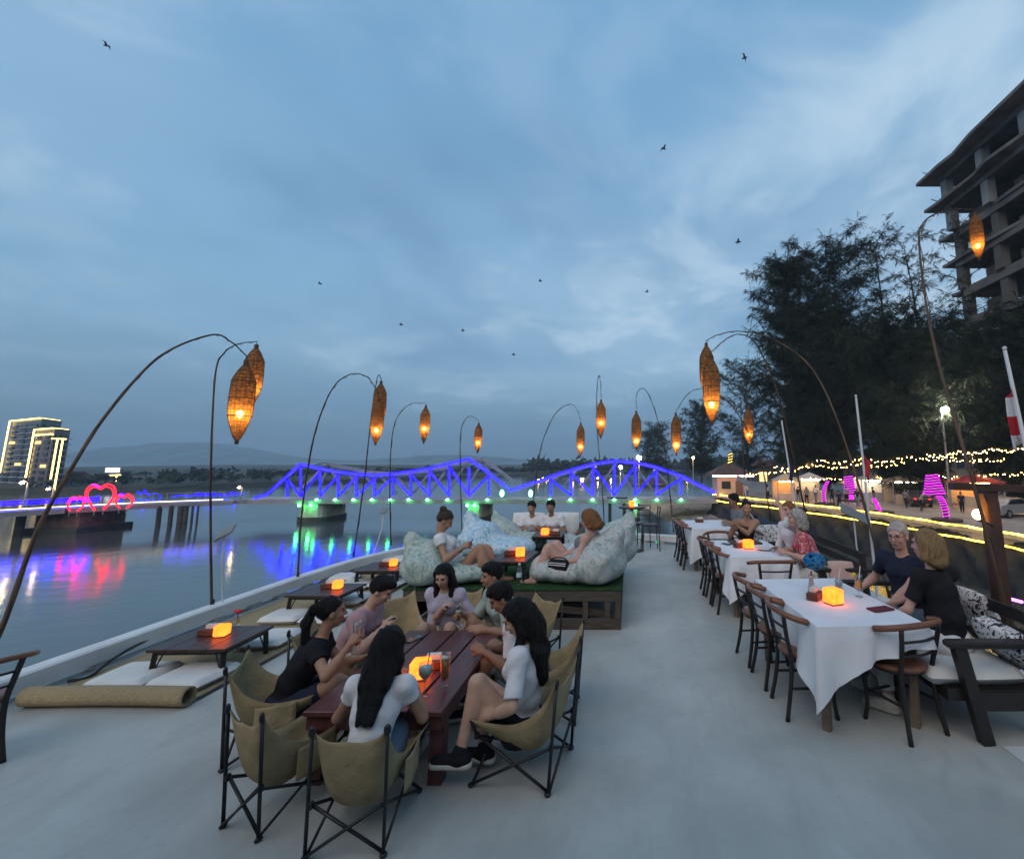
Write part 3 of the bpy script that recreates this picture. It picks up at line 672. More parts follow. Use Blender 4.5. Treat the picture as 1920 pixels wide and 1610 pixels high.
house('small lit shop behind the kiosk', 1440, 862, 874, 60, 110, (.16, .12, .10), (.07, .05, .045), .6)
# green-lit road bridge further upstream
gb = thing('road_bridge', 'distant flat road bridge with a green light strip', 'bridge'); a, b = Q(560, 912, 170), Q(1045, 908, 170)
part('deck', MB().beam(a - Vector((0, 0, .8)), b - Vector((0, 0, .8)), 5, 1.3), conc, gb)
part('green_strip', MB().tube([Q(720, 910, 167), Q(1038, 908.5, 167)], .28, 5), emis('led_green_far', (.02, .75, .35), 2.6), gb)
for k in range(9): p = a.lerp(b, (k + .5) / 9); part('pillar', MB().box((p.x, 170, (p.z - 1.4 + ZW) / 2), (1.2, 3, p.z - 1.4 - ZW + 1)), conc, gb)
# lamps of the far town: nobody could count them
mb = MB(); rg = random.Random(9)
for i in range(260):
    px = rg.choice((rg.uniform(985, 1140), rg.uniform(1020, 1110), rg.uniform(1140, 1300))); py = rg.gauss(911, 7); Y = rg.uniform(185, 230); p = Q(px, min(925, max(890, py)), Y); mb.ell(p, (.28,) * 3, 6, 4)
for i in range(46): p = Q(rg.uniform(240, 960), rg.gauss(916, 5), 165); mb.ell(p, (.16,) * 3, 6, 4)
g = struct('town_lights', mb, emis('town_lamp', (1, .58, .2), 34.0), kind='stuff'); g['label'] = 'scattered warm lamps of the far town'
mb = MB()
for i in range(22): p = Q(rg.uniform(180, 470), rg.gauss(926, 3), 100); mb.ell(p, (rg.uniform(.2, .7), .1, .12), 6, 4)
g = struct('blue_shore_lights', mb, led_b, kind='stuff'); g['label'] = 'scattered blue lamps along the far left shore'
def street_lamp(label, px, py, Y, s, m, base=ZQ):
    p = Q(px, py, Y); t = thing('street_lamp', label, 'street lamp', (p.x, Y, base))
    part('post', MB().tube([(0, .5, 0), (0, .5, p.z - base), (0, .1, p.z - base + .25)], [.12, .08, .06], 6), steel, t); part('lamp_head', MB().ell((0, 0, p.z - base), (s, s, s * .7), 10, 6), m, t)
wlamp = emis('lamp_white', (1, .80, .50), 220.0)
street_lamp('brightest white street lamp just over the right bridge arch', 1198, 858, 75, .38, wlamp)
street_lamp('white street lamp seen inside the right bridge arch', 1163, 876, 78, .36, wlamp)
street_lamp('cold white floodlight high among the dark promenade trees', 1772, 768, 47, .36, emis('lamp_cold', (1, .92, .72), 420.0))
street_lamp('small white lamp over the promenade market', 1685, 900, 60, .22, wlamp)
street_lamp('warm street lamp left of the kiosk', 1300, 858, 84, .2, emis('lamp_warm', (1, .6, .2), 150.0))
street_lamp('bright white lamp on the footbridge before the dark glass tower', 41, 905, 48.5, .17, emis('lamp_causeway', (1, .72, .36), 60.0), -2.6)
street_lamp('warm lamp on the footbridge before the balcony tower', 90, 917, 50, .12, emis('lamp_causeway', (1, .72, .36), 60.0), -2.6)
street_lamp('warm lamp standing where the footbridge meets the truss bridge', 448, 914, 58.5, .13, emis('lamp_causeway', (1, .72, .36), 60.0), -2.9)

# ---------------------------------------------------------------- unfinished concrete tower
ct = thing('unfinished_building', 'unfinished concrete high-rise of bare slabs and columns', 'building')
cc = mat('raw_concrete', (.16, .14, .125), .9, var=.3, vs=.4, bump=.3, bs=2); cc2 = mat('raw_concrete_pale', (.26, .26, .25), .9, var=.2, vs=.5)
X0, YF, YN = 38.2, 60.0, 24.0; ZT = Q(1752, 352, 60).z; fh = 3.85
lv = 0; rgb = random.Random(21)
while ZT - lv * fh > ZQ + 1:
    z = ZT - lv * fh; o = (0, .7, 2.6, 2.2, 3.0, 2.4)[min(lv, 5)] + rgb.uniform(-.15, .3); yf = YF - rgb.uniform(0, 1.2); hgt = fh - .42
    poly = [(X0 + o, yf), (64, yf)] + [(64, YN), (X0 + o + .3, YN)]; y = YN          # broken, uneven outer edge
    while y < yf - 4: y += rgb.uniform(2.2, 5.0); poly.append((X0 + o + rgb.choice((0, 0, .15, .7, 1.3)) * rgb.random(), min(y, yf - .6)))
    part('floor_slab', MB().prism(poly[::-1], z - .38, z), cc, ct)
    part('edge_beam', MB().box((X0 + 2.0 + o * .4, (YF + YN) / 2 - 1, z - .75), (.5, YF - YN - 4, .68)), cc, ct)
    for k in range(6):
        y = YF - 3.2 - k * 6.2; part('column', MB().box((X0 + 2.4 + o * .4, y, z - .42 - hgt / 2 + .01), (1.0, 1.0, hgt)), cc2 if lv < 2 else cc, ct)
        if k % 2 == 0: part('column', MB().box((X0 + 11.5, y, z - .42 - hgt / 2 + .01), (1.0, 1.0, hgt)), cc, ct)
    if lv > 0: part('partition_wall', MB().box((X0 + 15 + (lv % 3), (YF + YN) / 2 + (1.5 if lv % 2 else -1), z - .42 - hgt / 2 + .01), (.25, YF - YN - 3 - lv % 4 * 4, hgt)), cc, ct)
    for k in range(3):
        if lv > 0: part('brick_infill', MB().box((X0 + 4.0, YF - 6.3 - k * 6.2 - rgb.uniform(0, 1.5), z - fh + .02 + rgb.uniform(.4, 1.3) / 2 + .3), (.2, rgb.uniform(2.5, 4.6), rgb.uniform(.7, 1.9))), mat('rough_brick', (.12, .085, .065), .9, var=.3, vs=2, bump=.4, bs=6), ct)
    if lv < 4: part('prop', MB().tube([(X0 + o + 1.0, yf - 2, z), (X0 + o + .3, yf - 1.2, z + .9)], .06, 5), cc, ct); part('rebar', MB().tube([(X0 + o + 1.6, yf - 1, z), (X0 + o + 1.7, yf - 1, z + rgb.uniform(.6, 1.3))], .04, 4), cc, ct)
    lv += 1
part('roof_slab', MB().box((X0 + 14, 36, ZT + 4.2), (20, 14, .4)), cc, ct); part('rebar', MB().tube([(X0 + 3, 44, ZT), (X0 + 3, 44, ZT + 1.6)], .05, 4).tube([(X0 + 3.4, 44, ZT), (X0 + 3.4, 44.1, ZT + 1.8)], .05, 4).tube([(X0 + 3, 44.5, ZT), (X0 + 3.1, 44.5, ZT + 1.5)], .05, 4), cc, ct)
for k in range(3): part('roof_column', MB().box((X0 + 5, 41 - k * 5, ZT + 2), (.8, .8, 4)), cc2, ct)

# ---------------------------------------------------------------- promenade: kiosk, stalls, lit palms, awning, strings of bulbs
kw = mat('kiosk_wall', (.5, .36, .27), .8, var=.1, vs=1)
k0 = P(1374, 933, ZQ); kk = thing('kiosk', 'cream riverside kiosk with a tiled roof and a glowing eave', 'kiosk', (k0.x, k0.y + 2, ZQ))
part('wall', MB().box((0, 0, 1.35), (3.6, 3.4, 2.7)), kw, kk); part('roof', MB().add([(-2.6, -2.5, 2.75), (2.6, -2.5, 2.75), (2.6, 2.5, 2.75), (-2.6, 2.5, 2.75), (-.5, 0, 4.1), (.5, 0, 4.1)], [(0, 1, 5, 4), (1, 2, 5), (2, 3, 4, 5), (3, 0, 4), (3, 2, 1, 0)]), mat('kiosk_roof', (.10, .06, .05), .8, var=.2, vs=2), kk)
part('eave_light', MB().tube([(-2.5, -2.6, 2.62), (2.5, -2.6, 2.62)], .09, 6), emis('eave_glow', (1, .5, .45), 7.0), kk); part('door', MB().box((.9, -1.72, 1.0), (.9, .06, 2.0)), mat('kiosk_door', (.15, .09, .06), .6), kk)
part('window', MB().box((-.7, -1.72, 1.5), (1.1, .06, .9)), glass, kk)
def stall(label, px, py, w, canopy, lampc, s, wall):
    b = P(px, py, ZQ); t = thing('market_stall', label, 'stall', (b.x, b.y, ZQ), 0, 'market stalls on the promenade')
    part('canopy', MB().add([(-w / 2, -1.2, 2.3), (w / 2, -1.2, 2.3), (w / 2, 1.2, 2.3), (-w / 2, 1.2, 2.3), (0, 0, 3.1)], [(0, 1, 4), (1, 2, 4), (2, 3, 4), (3, 0, 4)]), canopy, t, solid=.04)
    for x in (-1, 1):
        for y in (-1, 1): part('post', MB().box((x * w * .47, y * 1.1, 1.15), (.07, .07, 2.3)), steel, t)
    part('counter', MB().box((0, -.9, .5), (w * .85, .6, 1.0)), wall, t); part('back_panel', MB().box((0, 1.0, 1.2), (w * .9, .06, 2.2)), wall, t)
    part('lamp', MB().tube([(-w * .3, -.2, 2.2), (w * .3, -.2, 2.2)], .06, 6), emis('stall_lamp_' + lampc[0], lampc[1], s), t)
W_ = ('white', (1, .85, .6)); Y_ = ('yellow', (1, .5, .1)); P_ = ('pink', (1, .25, .5))
cw = mat('canopy_white', (.55, .52, .5), .7); cr_ = mat('canopy_red', (.35, .05, .06), .7); cb = mat('canopy_beige', (.45, .36, .26), .7)
stall('market stall glowing yellow inside, nearest the kiosk', 1475, 941, 2.6, cb, Y_, 60, kw)
stall('white-topped market stall between the lit palms', 1520, 936, 3.2, cw, W_, 55, cb)
stall('brightly lit white market stall behind the purple planter', 1640, 938, 4.0, cw, W_, 60, cw)
stall('beige market stall below the string lights', 1700, 944, 4.0, cb, W_, 35, cb)
stall('red-topped market stall at the far right of the row', 1830, 948, 4.6, cr_, Y_, 35, cb)
a = Q(1880, 893, 52); aw = thing('market_awning', 'long cream awning with a red hem at the right', 'awning', (a.x, 52, ZQ)); h_ = a.z - ZQ
part('canopy', MB().add([(-5, -2, h_ - .5), (8, -2, h_ - .5), (8, 2, h_ + .6), (-5, 2, h_ + .6)], [(0, 1, 2, 3)]), cw, aw, solid=.05); part('hem', MB().box((1.5, -2.02, h_ - .8), (13, .05, .5)), cr_, aw)
for x in (-4.8, 1.5, 7.8): part('post', MB().tube([(x, -1.9, 0), (x, -1.9, h_ - .5)], .06, 6), steel, aw)
part('lamp', MB().tube([(-4, 0, h_ - .3), (6, 0, h_ - .3)], .06, 6), emis('awning_lamp', (1, .5, .3), 30), aw)
led_p = emis('led_purple', (.85, .02, .85), 3.2)
leafd = mat('topiary_leaf', (.04, .06, .025), .85, var=.4, vs=8, bump=1, bs=12)
def lit_palm(label, trunk, crown=None, Y=None, m=led_p, r=.16, turns=11):
    b = P(trunk[0][0], trunk[0][1], ZQ); t = thing('lit_tree', label, 'lit tree', (0, 0, 0), 0, 'trees wrapped in coloured light')
    pts = spline([b] + [Q(x, y, b.y) for x, y in trunk[1:]], 8); part('trunk', MB().tube(pts, [r * 1.1] * len(pts), 8), bark, t)
    sp = []; n = len(pts)
    for i in range(turns * 10):
        u = i / (turns * 10 - 1) * (n - 1.001); k = int(u); p = pts[k].lerp(pts[k + 1], u - k); a_ = i / 10 * 2 * math.pi; sp.append(p + Vector((math.cos(a_) * r * 1.35, math.sin(a_) * r * 1.35, 0)))
    part('light_spiral', MB().tube(sp, .022, 4), m, t)
    part('tree_pit', MB().lathe([(1.0, 0), (1.0, .18), (.8, .22)], 16, (b.x, b.y, ZQ)), mat('planter_dark', (.05, .045, .04), .8), t)
    if crown:
        x0, x1, x2, x3, y0, y1 = crown; tl, tr, bl, brr = Q(x0, y0, b.y), Q(x1, y0, b.y), Q(x2, y1, b.y), Q(x3, y1, b.y); c0 = (bl + brr) / 2; c1 = (tl + tr) / 2; r0 = (brr - bl).length / 2; r1 = (tr - tl).length / 2
        mb = MB(); L = [(c0.lerp(c1, k / 8), r0 + (r1 - r0) * k / 8) for k in range(9)]
        for q in range(8): pass
        mb.tube([p for p, _ in L], [q * (.93 + .05 * math.sin(i * 4)) for i, (_, q) in enumerate(L)], 14); part('crown', mb, leafd, t, True)
        sp = []
        for i in range(8 * 16 + 1):
            u = i / (8 * 16); p = c0.lerp(c1, u); a_ = i / 16 * 2 * math.pi; rr = (r0 + (r1 - r0) * u) * 1.03; sp.append(p + Vector((math.cos(a_) * rr, math.sin(a_) * rr, .03 * math.sin(a_ * 3))))
        part('crown_lights', MB().tube(sp, .024, 4), m, t)
    return t
lit_palm('biggest tree wrapped in purple light, tub-shaped crown and leaning trunk', [(1776, 977), (1772, 955), (1766, 938), (1757, 926)], (1738, 1757, 1734, 1770, 889, 928))
lit_palm('purple-lit tub-shaped tree behind the promenade walkers', [(1597, 940), (1595, 926)], (1583, 1598, 1584, 1606, 892, 926))
lit_palm('bare curved trunk wrapped in purple light', [(1547, 946), (1544, 930), (1546, 915), (1552, 902)], r=.13)
lit_palm('short leaning trunk wrapped in purple light by the flagpole', [(1652, 962), (1645, 948), (1638, 934)], r=.12, turns=9)
lit_palm('small far trunk wrapped in pink light beside the kiosk', [(1457, 931), (1455, 918), (1457, 905)], r=.16, turns=7)
lit_palm('trunk wrapped in yellow light behind the kiosk', [(1366, 925), (1367, 890), (1370, 850)], m=led_y, r=.2, turns=16)
lit_palm('trunk wrapped in purple light at the far right under the trees', [(1905, 930), (1902, 905), (1908, 888)], r=.14, turns=9)
bulb = emis('string_bulb', (1, .50, .12), 75.0)
def string(label, a, b, n, sag, Y0, Y1, s=.032, off=.1):
    p, q = Q(*a, Y0), Q(*b, Y1); t = thing('string_lights', label, 'string lights', (0, 0, 0), 0, 'strings of bulbs over the promenade'); rg_ = random.Random(n)
    pts = [p.lerp(q, k / 30) - Vector((0, 0, sag * (.25 + .75 * abs(math.sin(math.pi * k / 30 * 3))))) for k in range(31)]
    part('wire', MB().tube(pts, .015, 4), mat('cable_black', (.02, .02, .02), .6), t); mb = MB()
    for i in range(n):
        u = (i + rg_.random() * .8) / n * 30; k = min(int(u), 29); w = pts[k].lerp(pts[k + 1], u - k); mb.ell(w - Vector((0, 0, off + rg_.random() * .25)), (s,) * 3, 6, 4)
    part('bulbs', mb, bulb, t)['kind'] = 'stuff'
string('lowest string of warm bulbs from the kiosk side to the market', (1450, 868), (1700, 858), 40, .5, 52, 46)
string('string of warm bulbs across the middle of the promenade', (1530, 856), (1790, 846), 44, .5, 48, 44)
string('dense bright string of warm bulbs toward the right edge', (1735, 846), (1925, 832), 46, .3, 42, 40, .034)
string('short string of warm bulbs under the dense one', (1780, 858), (1885, 855), 18, .15, 44, 43)
string('far string of warm bulbs beyond the market', (1600, 866), (1900, 842), 40, .6, 58, 54)
string('faint string of warm bulbs by the kiosk roof', (1400, 884), (1500, 874), 18, .2, 58, 54)
string('low string of bulbs along the stall fronts near the kiosk', (1470, 893), (1600, 890), 22, .2, 56, 54)
string('low string of bulbs along the middle stall fronts', (1600, 892), (1740, 888), 26, .25, 56, 52)
string('low string of bulbs before the long cream awning', (1760, 888), (1925, 880), 28, .25, 50, 47)
# parked cars under the trees
def car(label, px, py, col, rz, s=1.0):
    b = P(px, py, ZQ); t = thing('parked_car', label, 'car', (b.x, b.y, ZQ), rz, 'cars parked on the promenade'); paint = mat('car_paint_%d' % px, col, .3, .6, .3)
    prof = [(-2.15, .35), (-2.2, .75), (-2.05, .95), (-1.55, 1.02), (-1.05, 1.45), (.35, 1.5), (1.1, 1.05), (1.95, .92), (2.2, .7), (2.2, .38)]
    def shell(w, pr): n = len(pr); return MB().add([(x, -w, z) for x, z in pr] + [(x, w, z) for x, z in pr], [tuple(range(n)), tuple(range(2 * n - 1, n - 1, -1))] + [(i, n + i, n + (i + 1) % n, (i + 1) % n) for i in range(n)])
    part('body', shell(.86, prof), paint, t); part('window', shell(.872, [(-1.35, 1.05), (-.98, 1.38), (.3, 1.42), (.9, 1.05)]), glass, t); part('windscreen', MB().add([(.42, -.75, 1.46), (.42, .75, 1.46), (1.12, .8, 1.08), (1.12, -.8, 1.08)], [(0, 3, 2, 1)]), glass, t, solid=.02)
    for x in (-1.35, 1.35):
        for y in (-.8, .8):
            w = part('wheel', MB().tube([(x, y - .1, .32), (x, y + .1, .32)], .33, 16), mat('tyre', (.015, .015, .015), .8), t); part('rim', MB().tube([(x, y - .115, .32), (x, y + .115, .32)], .19, 12), mat('rim', (.4, .4, .4), .3, metal=.8), w)
    for y in (-.6, .6): part('headlight', MB().ell((2.16, y, .72), (.07, .16, .09), 8, 6), mat('headlight', (.6, .6, .6), .1), t); part('tail_light', MB().ell((-2.17, y, .8), (.05, .14, .08), 8, 6), emis('tail_red', (1, .03, .02), 2), t)
car('silver car parked at the right edge behind the wooden lamp post', 1893, 968, (.28, .29, .31), R(20))
car('dark car parked beside the biggest purple tree', 1722, 948, (.03, .03, .035), R(70))
car('white car parked behind the market stalls', 1690, 934, (.4, .4, .4), R(10))

# birds
bm = mat('bird_dark', (.05, .05, .055), .9)
for i, (px, py, a_, lab) in enumerate(((200, 86, .3, 'bird at the top left corner of the sky'), (1396, 109, -.5, 'bird at the top right of the sky'), (1244, 279, .4, 'bird above the right half, clear of the clouds'), (1384, 454, -.2, 'bird left of the big trees'), (752, 609, .3, 'bird above the two overlapping lanterns'), (868, 620, .1, 'small bird above the middle left lanterns'), (963, 665, .2, 'lowest bird near the middle'), (1013, 527, 0, 'bird in front of the bright cloud'), (600, 532, .2, 'bird left of the middle cloud'), (1213, 547, .1, 'tiny bird right of the bright cloud'))):
    p = Q(px, py, 60); t = thing('bird', 'small dark ' + lab, 'bird', p, a_, 'birds in the evening sky'); s = 1.25 if i < 4 else .8
    part('body', MB().ell((0, 0, 0), (.34 * s, .09 * s, .09 * s), 8, 6), bm, t, True)
    for k in (-1, 1): part('wing', MB().add([(.12 * s, k * .05, .02), (-.12 * s, k * .05, .02), (-.05 * s, k * .35 * s, .2 * s), (.1 * s, k * .36 * s, .22 * s), (-.12 * s, k * .75 * s, .05 * s)], [(0, 1, 2, 3), (3, 2, 4)]), bm, t, solid=.02)
# ================================================================ ON THE BOAT
blackwood = mat('black_wood', (.022, .018, .016), .45, .45, var=.2, vs=8, bump=.1, bs=30)
darkwood = mat('dark_brown_wood', (.055, .028, .02), .4, .45, var=.25, vs=6, stretch=(1, 8, 1), bump=.1, bs=30)
redwood = mat('red_wood', (.105, .036, .032), .38, .5, var=.22, vs=5, stretch=(9, 1, 1), bump=.08, bs=25)
chairwood = mat('bentwood_brown', (.20, .085, .05), .4, .45, var=.2, vs=10)
cushw = mat('cushion_canvas', (.66, .65, .61), .85, .2, var=.05, vs=9, bump=.25, bs=70)
linen = mat('white_tablecloth', (.72, .73, .75), .8, .25, var=.05, vs=3, bump=.5, bs=9)
reed = mat('reed_mat', (.40, .31, .18), .8, .25, var=.16, vs=30, stretch=(1, 14, 1), bump=.6, bs=50)
def glow_mat():
    m = bpy.data.materials.new('lamp_shade_glow'); m.use_nodes = True; n = m.node_tree; n.nodes.clear()
    o = n.nodes.new('ShaderNodeOutputMaterial'); e = n.nodes.new('ShaderNodeEmission'); t = n.nodes.new('ShaderNodeTexCoord'); z = n.nodes.new('ShaderNodeTexNoise'); z.inputs['Scale'].default_value = 16
    n.links.new(t.outputs['Object'], z.inputs['Vector']); r = n.nodes.new('ShaderNodeValToRGB'); n.links.new(z.outputs['Fac'], r.inputs[0])
    r.color_ramp.elements[0].position = .3; r.color_ramp.elements[1].position = .7; r.color_ramp.elements[0].color = (1, .105, .009, 1); r.color_ramp.elements[1].color = (1, .165, .018, 1)
    n.links.new(r.outputs[0], e.inputs[0]); e.inputs[1].default_value = 3.9; n.links.new(e.outputs[0], o.inputs[0]); return m
GLOW = glow_mat()
# reed mat with a rolled near end
mt = thing('reed_mat', 'long tan reed mat laid along the left rail with its near end rolled', 'mat')
def matf(u, t): x = -4.93 + 1.36 * u; y = 4.22 + 5.2 * t; return (x + (.012 * math.sin(y * 5) if u > .5 else 0) + (max(0, y - 8.2) * .18 if u < .5 else 0), y, .009 + .004 * math.sin(x * 9 + y * 3) * math.sin(y * 4))
part('mat_sheet', MB().grid(matf, 20, 60), reed, mt, True, solid=.008)
sp = []
for k in range(50):
    a = k / 50 * 2 * math.pi * 2.2; r = .074 - .016 * k / 50; sp.append((4.19 + r * math.sin(a), .078 - r * math.cos(a)))
part('rolled_end', MB().grid(lambda u, t: (-4.86 + 1.31 * u, sp[min(int(t * 49.99), 49)][0] + .02 * math.sin(u * 3), sp[min(int(t * 49.99), 49)][1]), 24, 49), reed, mt, True, solid=.005)
part('edge_binding', MB().grid(lambda u, t: (-3.585 + .03 * u, 4.3 + 5.1 * t, .019), 1, 30), mat('binding_dark', (.05, .045, .04), .8), mt)
part('cable', MB().tube(spline([(-4.99, 4.6, .02), (-4.9, 4.7, .022), (-4.97, 4.95, .07), (-5.04, 5.3, .10), (-5.05, 5.7, .10)], 5), .012, 6), mat('cable_black', (.02, .02, .02), .6), mt)

def pillow_mb(w, d, h, n=10, e=.35, pw=4):
    mb = MB()
    for s in (1, -1):
        def fn(u, t, s=s):
            x, y = 2 * u - 1, 2 * t - 1; k = max(0, (1 - abs(x) ** pw) * (1 - abs(y) ** pw)) ** e
            pin = 1 - .05 * (abs(x) * abs(y)); return (x * w / 2 * pin, y * d / 2 * pin, s * h / 2 * k + h / 2)
        mb.grid(fn, n, n)
        if s < 0:
            m = (n + 1) ** 2; mb.f[-n * n:] = [q[::-1] for q in mb.f[-n * n:]]
    return mb
def seat_cushion(label, px, py, rz=0, w=.50, z=.018):
    p = P(px, py, .05); o = part('floor_cushion', pillow_mb(w, w, .085, 14, .42, 14), cushw, None, True, (p.x, p.y, z), (0, 0, R(rz))); tag(o, label, 'cushion', 'flat white floor cushions on the mat'); return o
seat_cushion('white floor cushion nearest the rail behind the rolled mat end', 252, 1268, 4, .5)
seat_cushion('white floor cushion in front of the nearest low table', 366, 1268, -3, .5)
seat_cushion('white floor cushion right behind the nearest low table', 505, 1198, 5, .48)
seat_cushion('white floor cushion by the rail between first and second low table', 538, 1156, 3, .46)
seat_cushion('white floor cushion behind the ponytailed woman, near second low table', 612, 1158, -4, .46)
seat_cushion('white floor cushion under the far side of the second low table', 655, 1124, 2, .46)
seat_cushion('white floor cushion before the third low table, rail side', 668, 1097, 3, .46)
seat_cushion('white floor cushion before the third low table, deck side', 728, 1094, -3, .48)
seat_cushion('white floor cushion hard against the rail by the third low table', 648, 1083, 6, .42)
seat_cushion('farthest white floor cushion on the mat', 745, 1049, 2, .46)
seat_cushion('white floor cushion beneath the third low table edge', 752, 1074, -5, .44)

def menu_box(label, p, rz=0):
    t = thing('menu_holder', label, 'menu holder', p, rz, 'brown menu holders'); wdm = mat('menu_brown', (.13, .045, .028), .5, var=.2, vs=12)
    part('holder', MB().bbox((0, 0, .03), (.16, .10, .06), .006), wdm, t); part('napkins', MB().box((.02, .01, .07), (.1, .05, .05)), mat('napkin', (.65, .62, .56), .8), t); return t
def cube_lamp(label, p, s=.105, rz=0):
    t = thing('table_lamp', label, 'table lamp', p, R(rz), 'glowing amber table lamps')
    part('shade', MB().bbox((0, 0, s * .52), (s, s, s * .96), .012), GLOW, t); part('base', MB().box((0, 0, .004), (s * .9, s * .9, .008)), mat('lamp_base', (.3, .2, .1), .5), t); return t
def low_table(label, c, w, d, h, rz, where, lamp_at, hair=True):
    t = thing('low_table', label, 'table', c, R(rz), 'low dark wood tables'); z = h
    for k in range(4): part('plank', MB().bbox((-w / 2 + w * (k + .5) / 4, 0, z - .013), (w / 4 - .004, d, .026), .004), darkwood, t)
    part('apron', MB().box((0, 0, z - .045), (w * .9, d * .88, .03)), blackwood, t)
    for sx in (-1, 1):
        for sy in (-1, 1):
            a = Vector((sx * w * .43, sy * d * .42, z - .03)); b = Vector((sx * w * .45, sy * d * .44, 0)); part('leg', MB().beam(a, b, .04, .04), blackwood, t)
            part('strut', MB().tube([(a.x - sx * .07, a.y, z - .05), (b.x - sx * .01, b.y, .03)], .007, 5), blackwood, t)
    return t
def top_item(c, rz, dx, dy, z): a = R(rz); return (c[0] + dx * math.cos(a) - dy * math.sin(a), c[1] + dx * math.sin(a) + dy * math.cos(a), c[2] + z)
LT = []
for i, (px, py, nm) in enumerate(((402, 1196, 'nearest'), (614, 1106, 'middle'), (722, 1063, 'farthest'))):
    p = P(px, py, .26); c = (p.x, p.y, .018); rz = (2, -1, 3)[i]; low_table(nm + ' low dark table on the reed mat by the rail', c, .70, .64, .255, rz, nm, 0)
    dx = (.05, .12, .12)[i]; cube_lamp('glowing amber lamp on the %s low table of the reed mat' % nm, top_item(c, rz, dx, .02, .256), .105, 12); menu_box('brown menu box beside the lamp on the %s low mat table' % nm, top_item(c, rz, dx - .15, .06, .256), .1)
p = P(421, 1184, .26)
fv = thing('flower_vase', 'small glass vase with a red flower on the nearest low table', 'vase', (p.x + .02, p.y + .12, .274)); 
def thin_glass():
    m = bpy.data.materials.new('clear_glass'); m.use_nodes = True; n = m.node_tree; n.nodes.clear(); o = n.nodes.new('ShaderNodeOutputMaterial'); g = n.nodes.new('ShaderNodeBsdfGlossy'); g.inputs['Roughness'].default_value = .04; t = n.nodes.new('ShaderNodeBsdfTransparent'); t.inputs[0].default_value = (.93, .95, .95, 1)
    l = n.nodes.new('ShaderNodeLayerWeight'); l.inputs[0].default_value = .5; q = n.nodes.new('ShaderNodeMapRange'); q.inputs[3].default_value = .04; q.inputs[4].default_value = .45; n.links.new(l.outputs['Facing'], q.inputs[0]); x = n.nodes.new('ShaderNodeMixShader'); n.links.new(q.outputs[0], x.inputs[0]); n.links.new(t.outputs[0], x.inputs[1]); n.links.new(g.outputs[0], x.inputs[2]); n.links.new(x.outputs[0], o.inputs[0]); return m
glassm = thin_glass()
part('vase', MB().lathe([(.03, 0), (.035, .02), (.022, .07), (.018, .10), (.024, .115)], 14), glassm, fv, True); part('stem', MB().tube([(0, 0, .03), (.005, 0, .13)], .004, 5), mat('stem_green', (.05, .09, .03), .7), fv)
part('flower', MB().ell((.005, 0, .145), (.03, .03, .02), 10, 6).ell((.025, .01, .15), (.018, .018, .012), 8, 5).ell((-.018, -.01, .15), (.018, .018, .012), 8, 5), mat('flower_red', (.5, .03, .02), .6), fv, True)

# ---------------------------------------------------------------- turf platform with bean bags
turf = mat('green_turf', (.035, .085, .03), .95, .1, var=.3, vs=25, bump=1, bs=120); oldwood = mat('weathered_timber', (.085, .07, .055), .8, .3, var=.25, vs=5, stretch=(1, 1, 9), bump=.3, bs=25)
PX0, PX1, PY0, PY1, PZ = -2.68, -.10, 5.98, 9.0, .46
pf = thing('turf_platform', 'raised timber platform covered in green artificial turf', 'platform', (0, 0, 0))
part('turf', MB().bbox(((PX0 + PX1) / 2, (PY0 + PY1) / 2, PZ - .008), (PX1 - PX0 + .03, PY1 - PY0 + .03, .025), .008), turf, pf)
part('top_board', MB().box(((PX0 + PX1) / 2, PY0 + .02, PZ - .082), (PX1 - PX0, .04, .12)), oldwood, pf); part('top_board', MB().box((PX1 - .02, (PY0 + PY1) / 2 + .022, PZ - .082), (.04, PY1 - PY0 - .045, .12)), oldwood, pf)
part('bottom_board', MB().box(((PX0 + PX1) / 2, PY0 + .02, .062), (PX1 - PX0, .04, .118)), oldwood, pf); part('bottom_board', MB().box((PX1 - .02, (PY0 + PY1) / 2 + .022, .062), (.04, PY1 - PY0 - .045, .118)), oldwood, pf)
part('deck_board', MB().box(((PX0 + PX1) / 2, (PY0 + PY1) / 2, PZ - .035), (PX1 - PX0 - .06, PY1 - PY0 - .06, .026)), oldwood, pf)
for x in (PX1 - .035, PX1 - .16, PX1 - .42, PX1 - .80, PX1 - 1.25, PX1 - 1.75, PX1 - 2.2, PX0 + .035): part('upright', MB().box((x, PY0 + .023, .222), (.06, .03, .198)), oldwood, pf)
for y in (6.6, 7.4, 8.2, 8.95): part('upright', MB().box((PX1 - .023, y, .222), (.03, .07, .198)), oldwood, pf)
part('slanted_board', MB().beam((PX1 - 1.4, PY0 + .1, .27), (PX1 - .1, PY0 + .1, .15), .03, .08), oldwood, pf)
part('back_panel', MB().box(((PX0 + PX1) / 2, PY0 + 1.3, .22), (PX1 - PX0 - .2, .03, .4)), mat('shadow_board', (.02, .02, .02), .9), pf)  # near-black panel stands in for the shade under the platform
part('back_panel', MB().box((PX0 + .02, (PY0 + PY1) / 2, .22), (.03, PY1 - PY0 - .1, .4)), oldwood, pf)
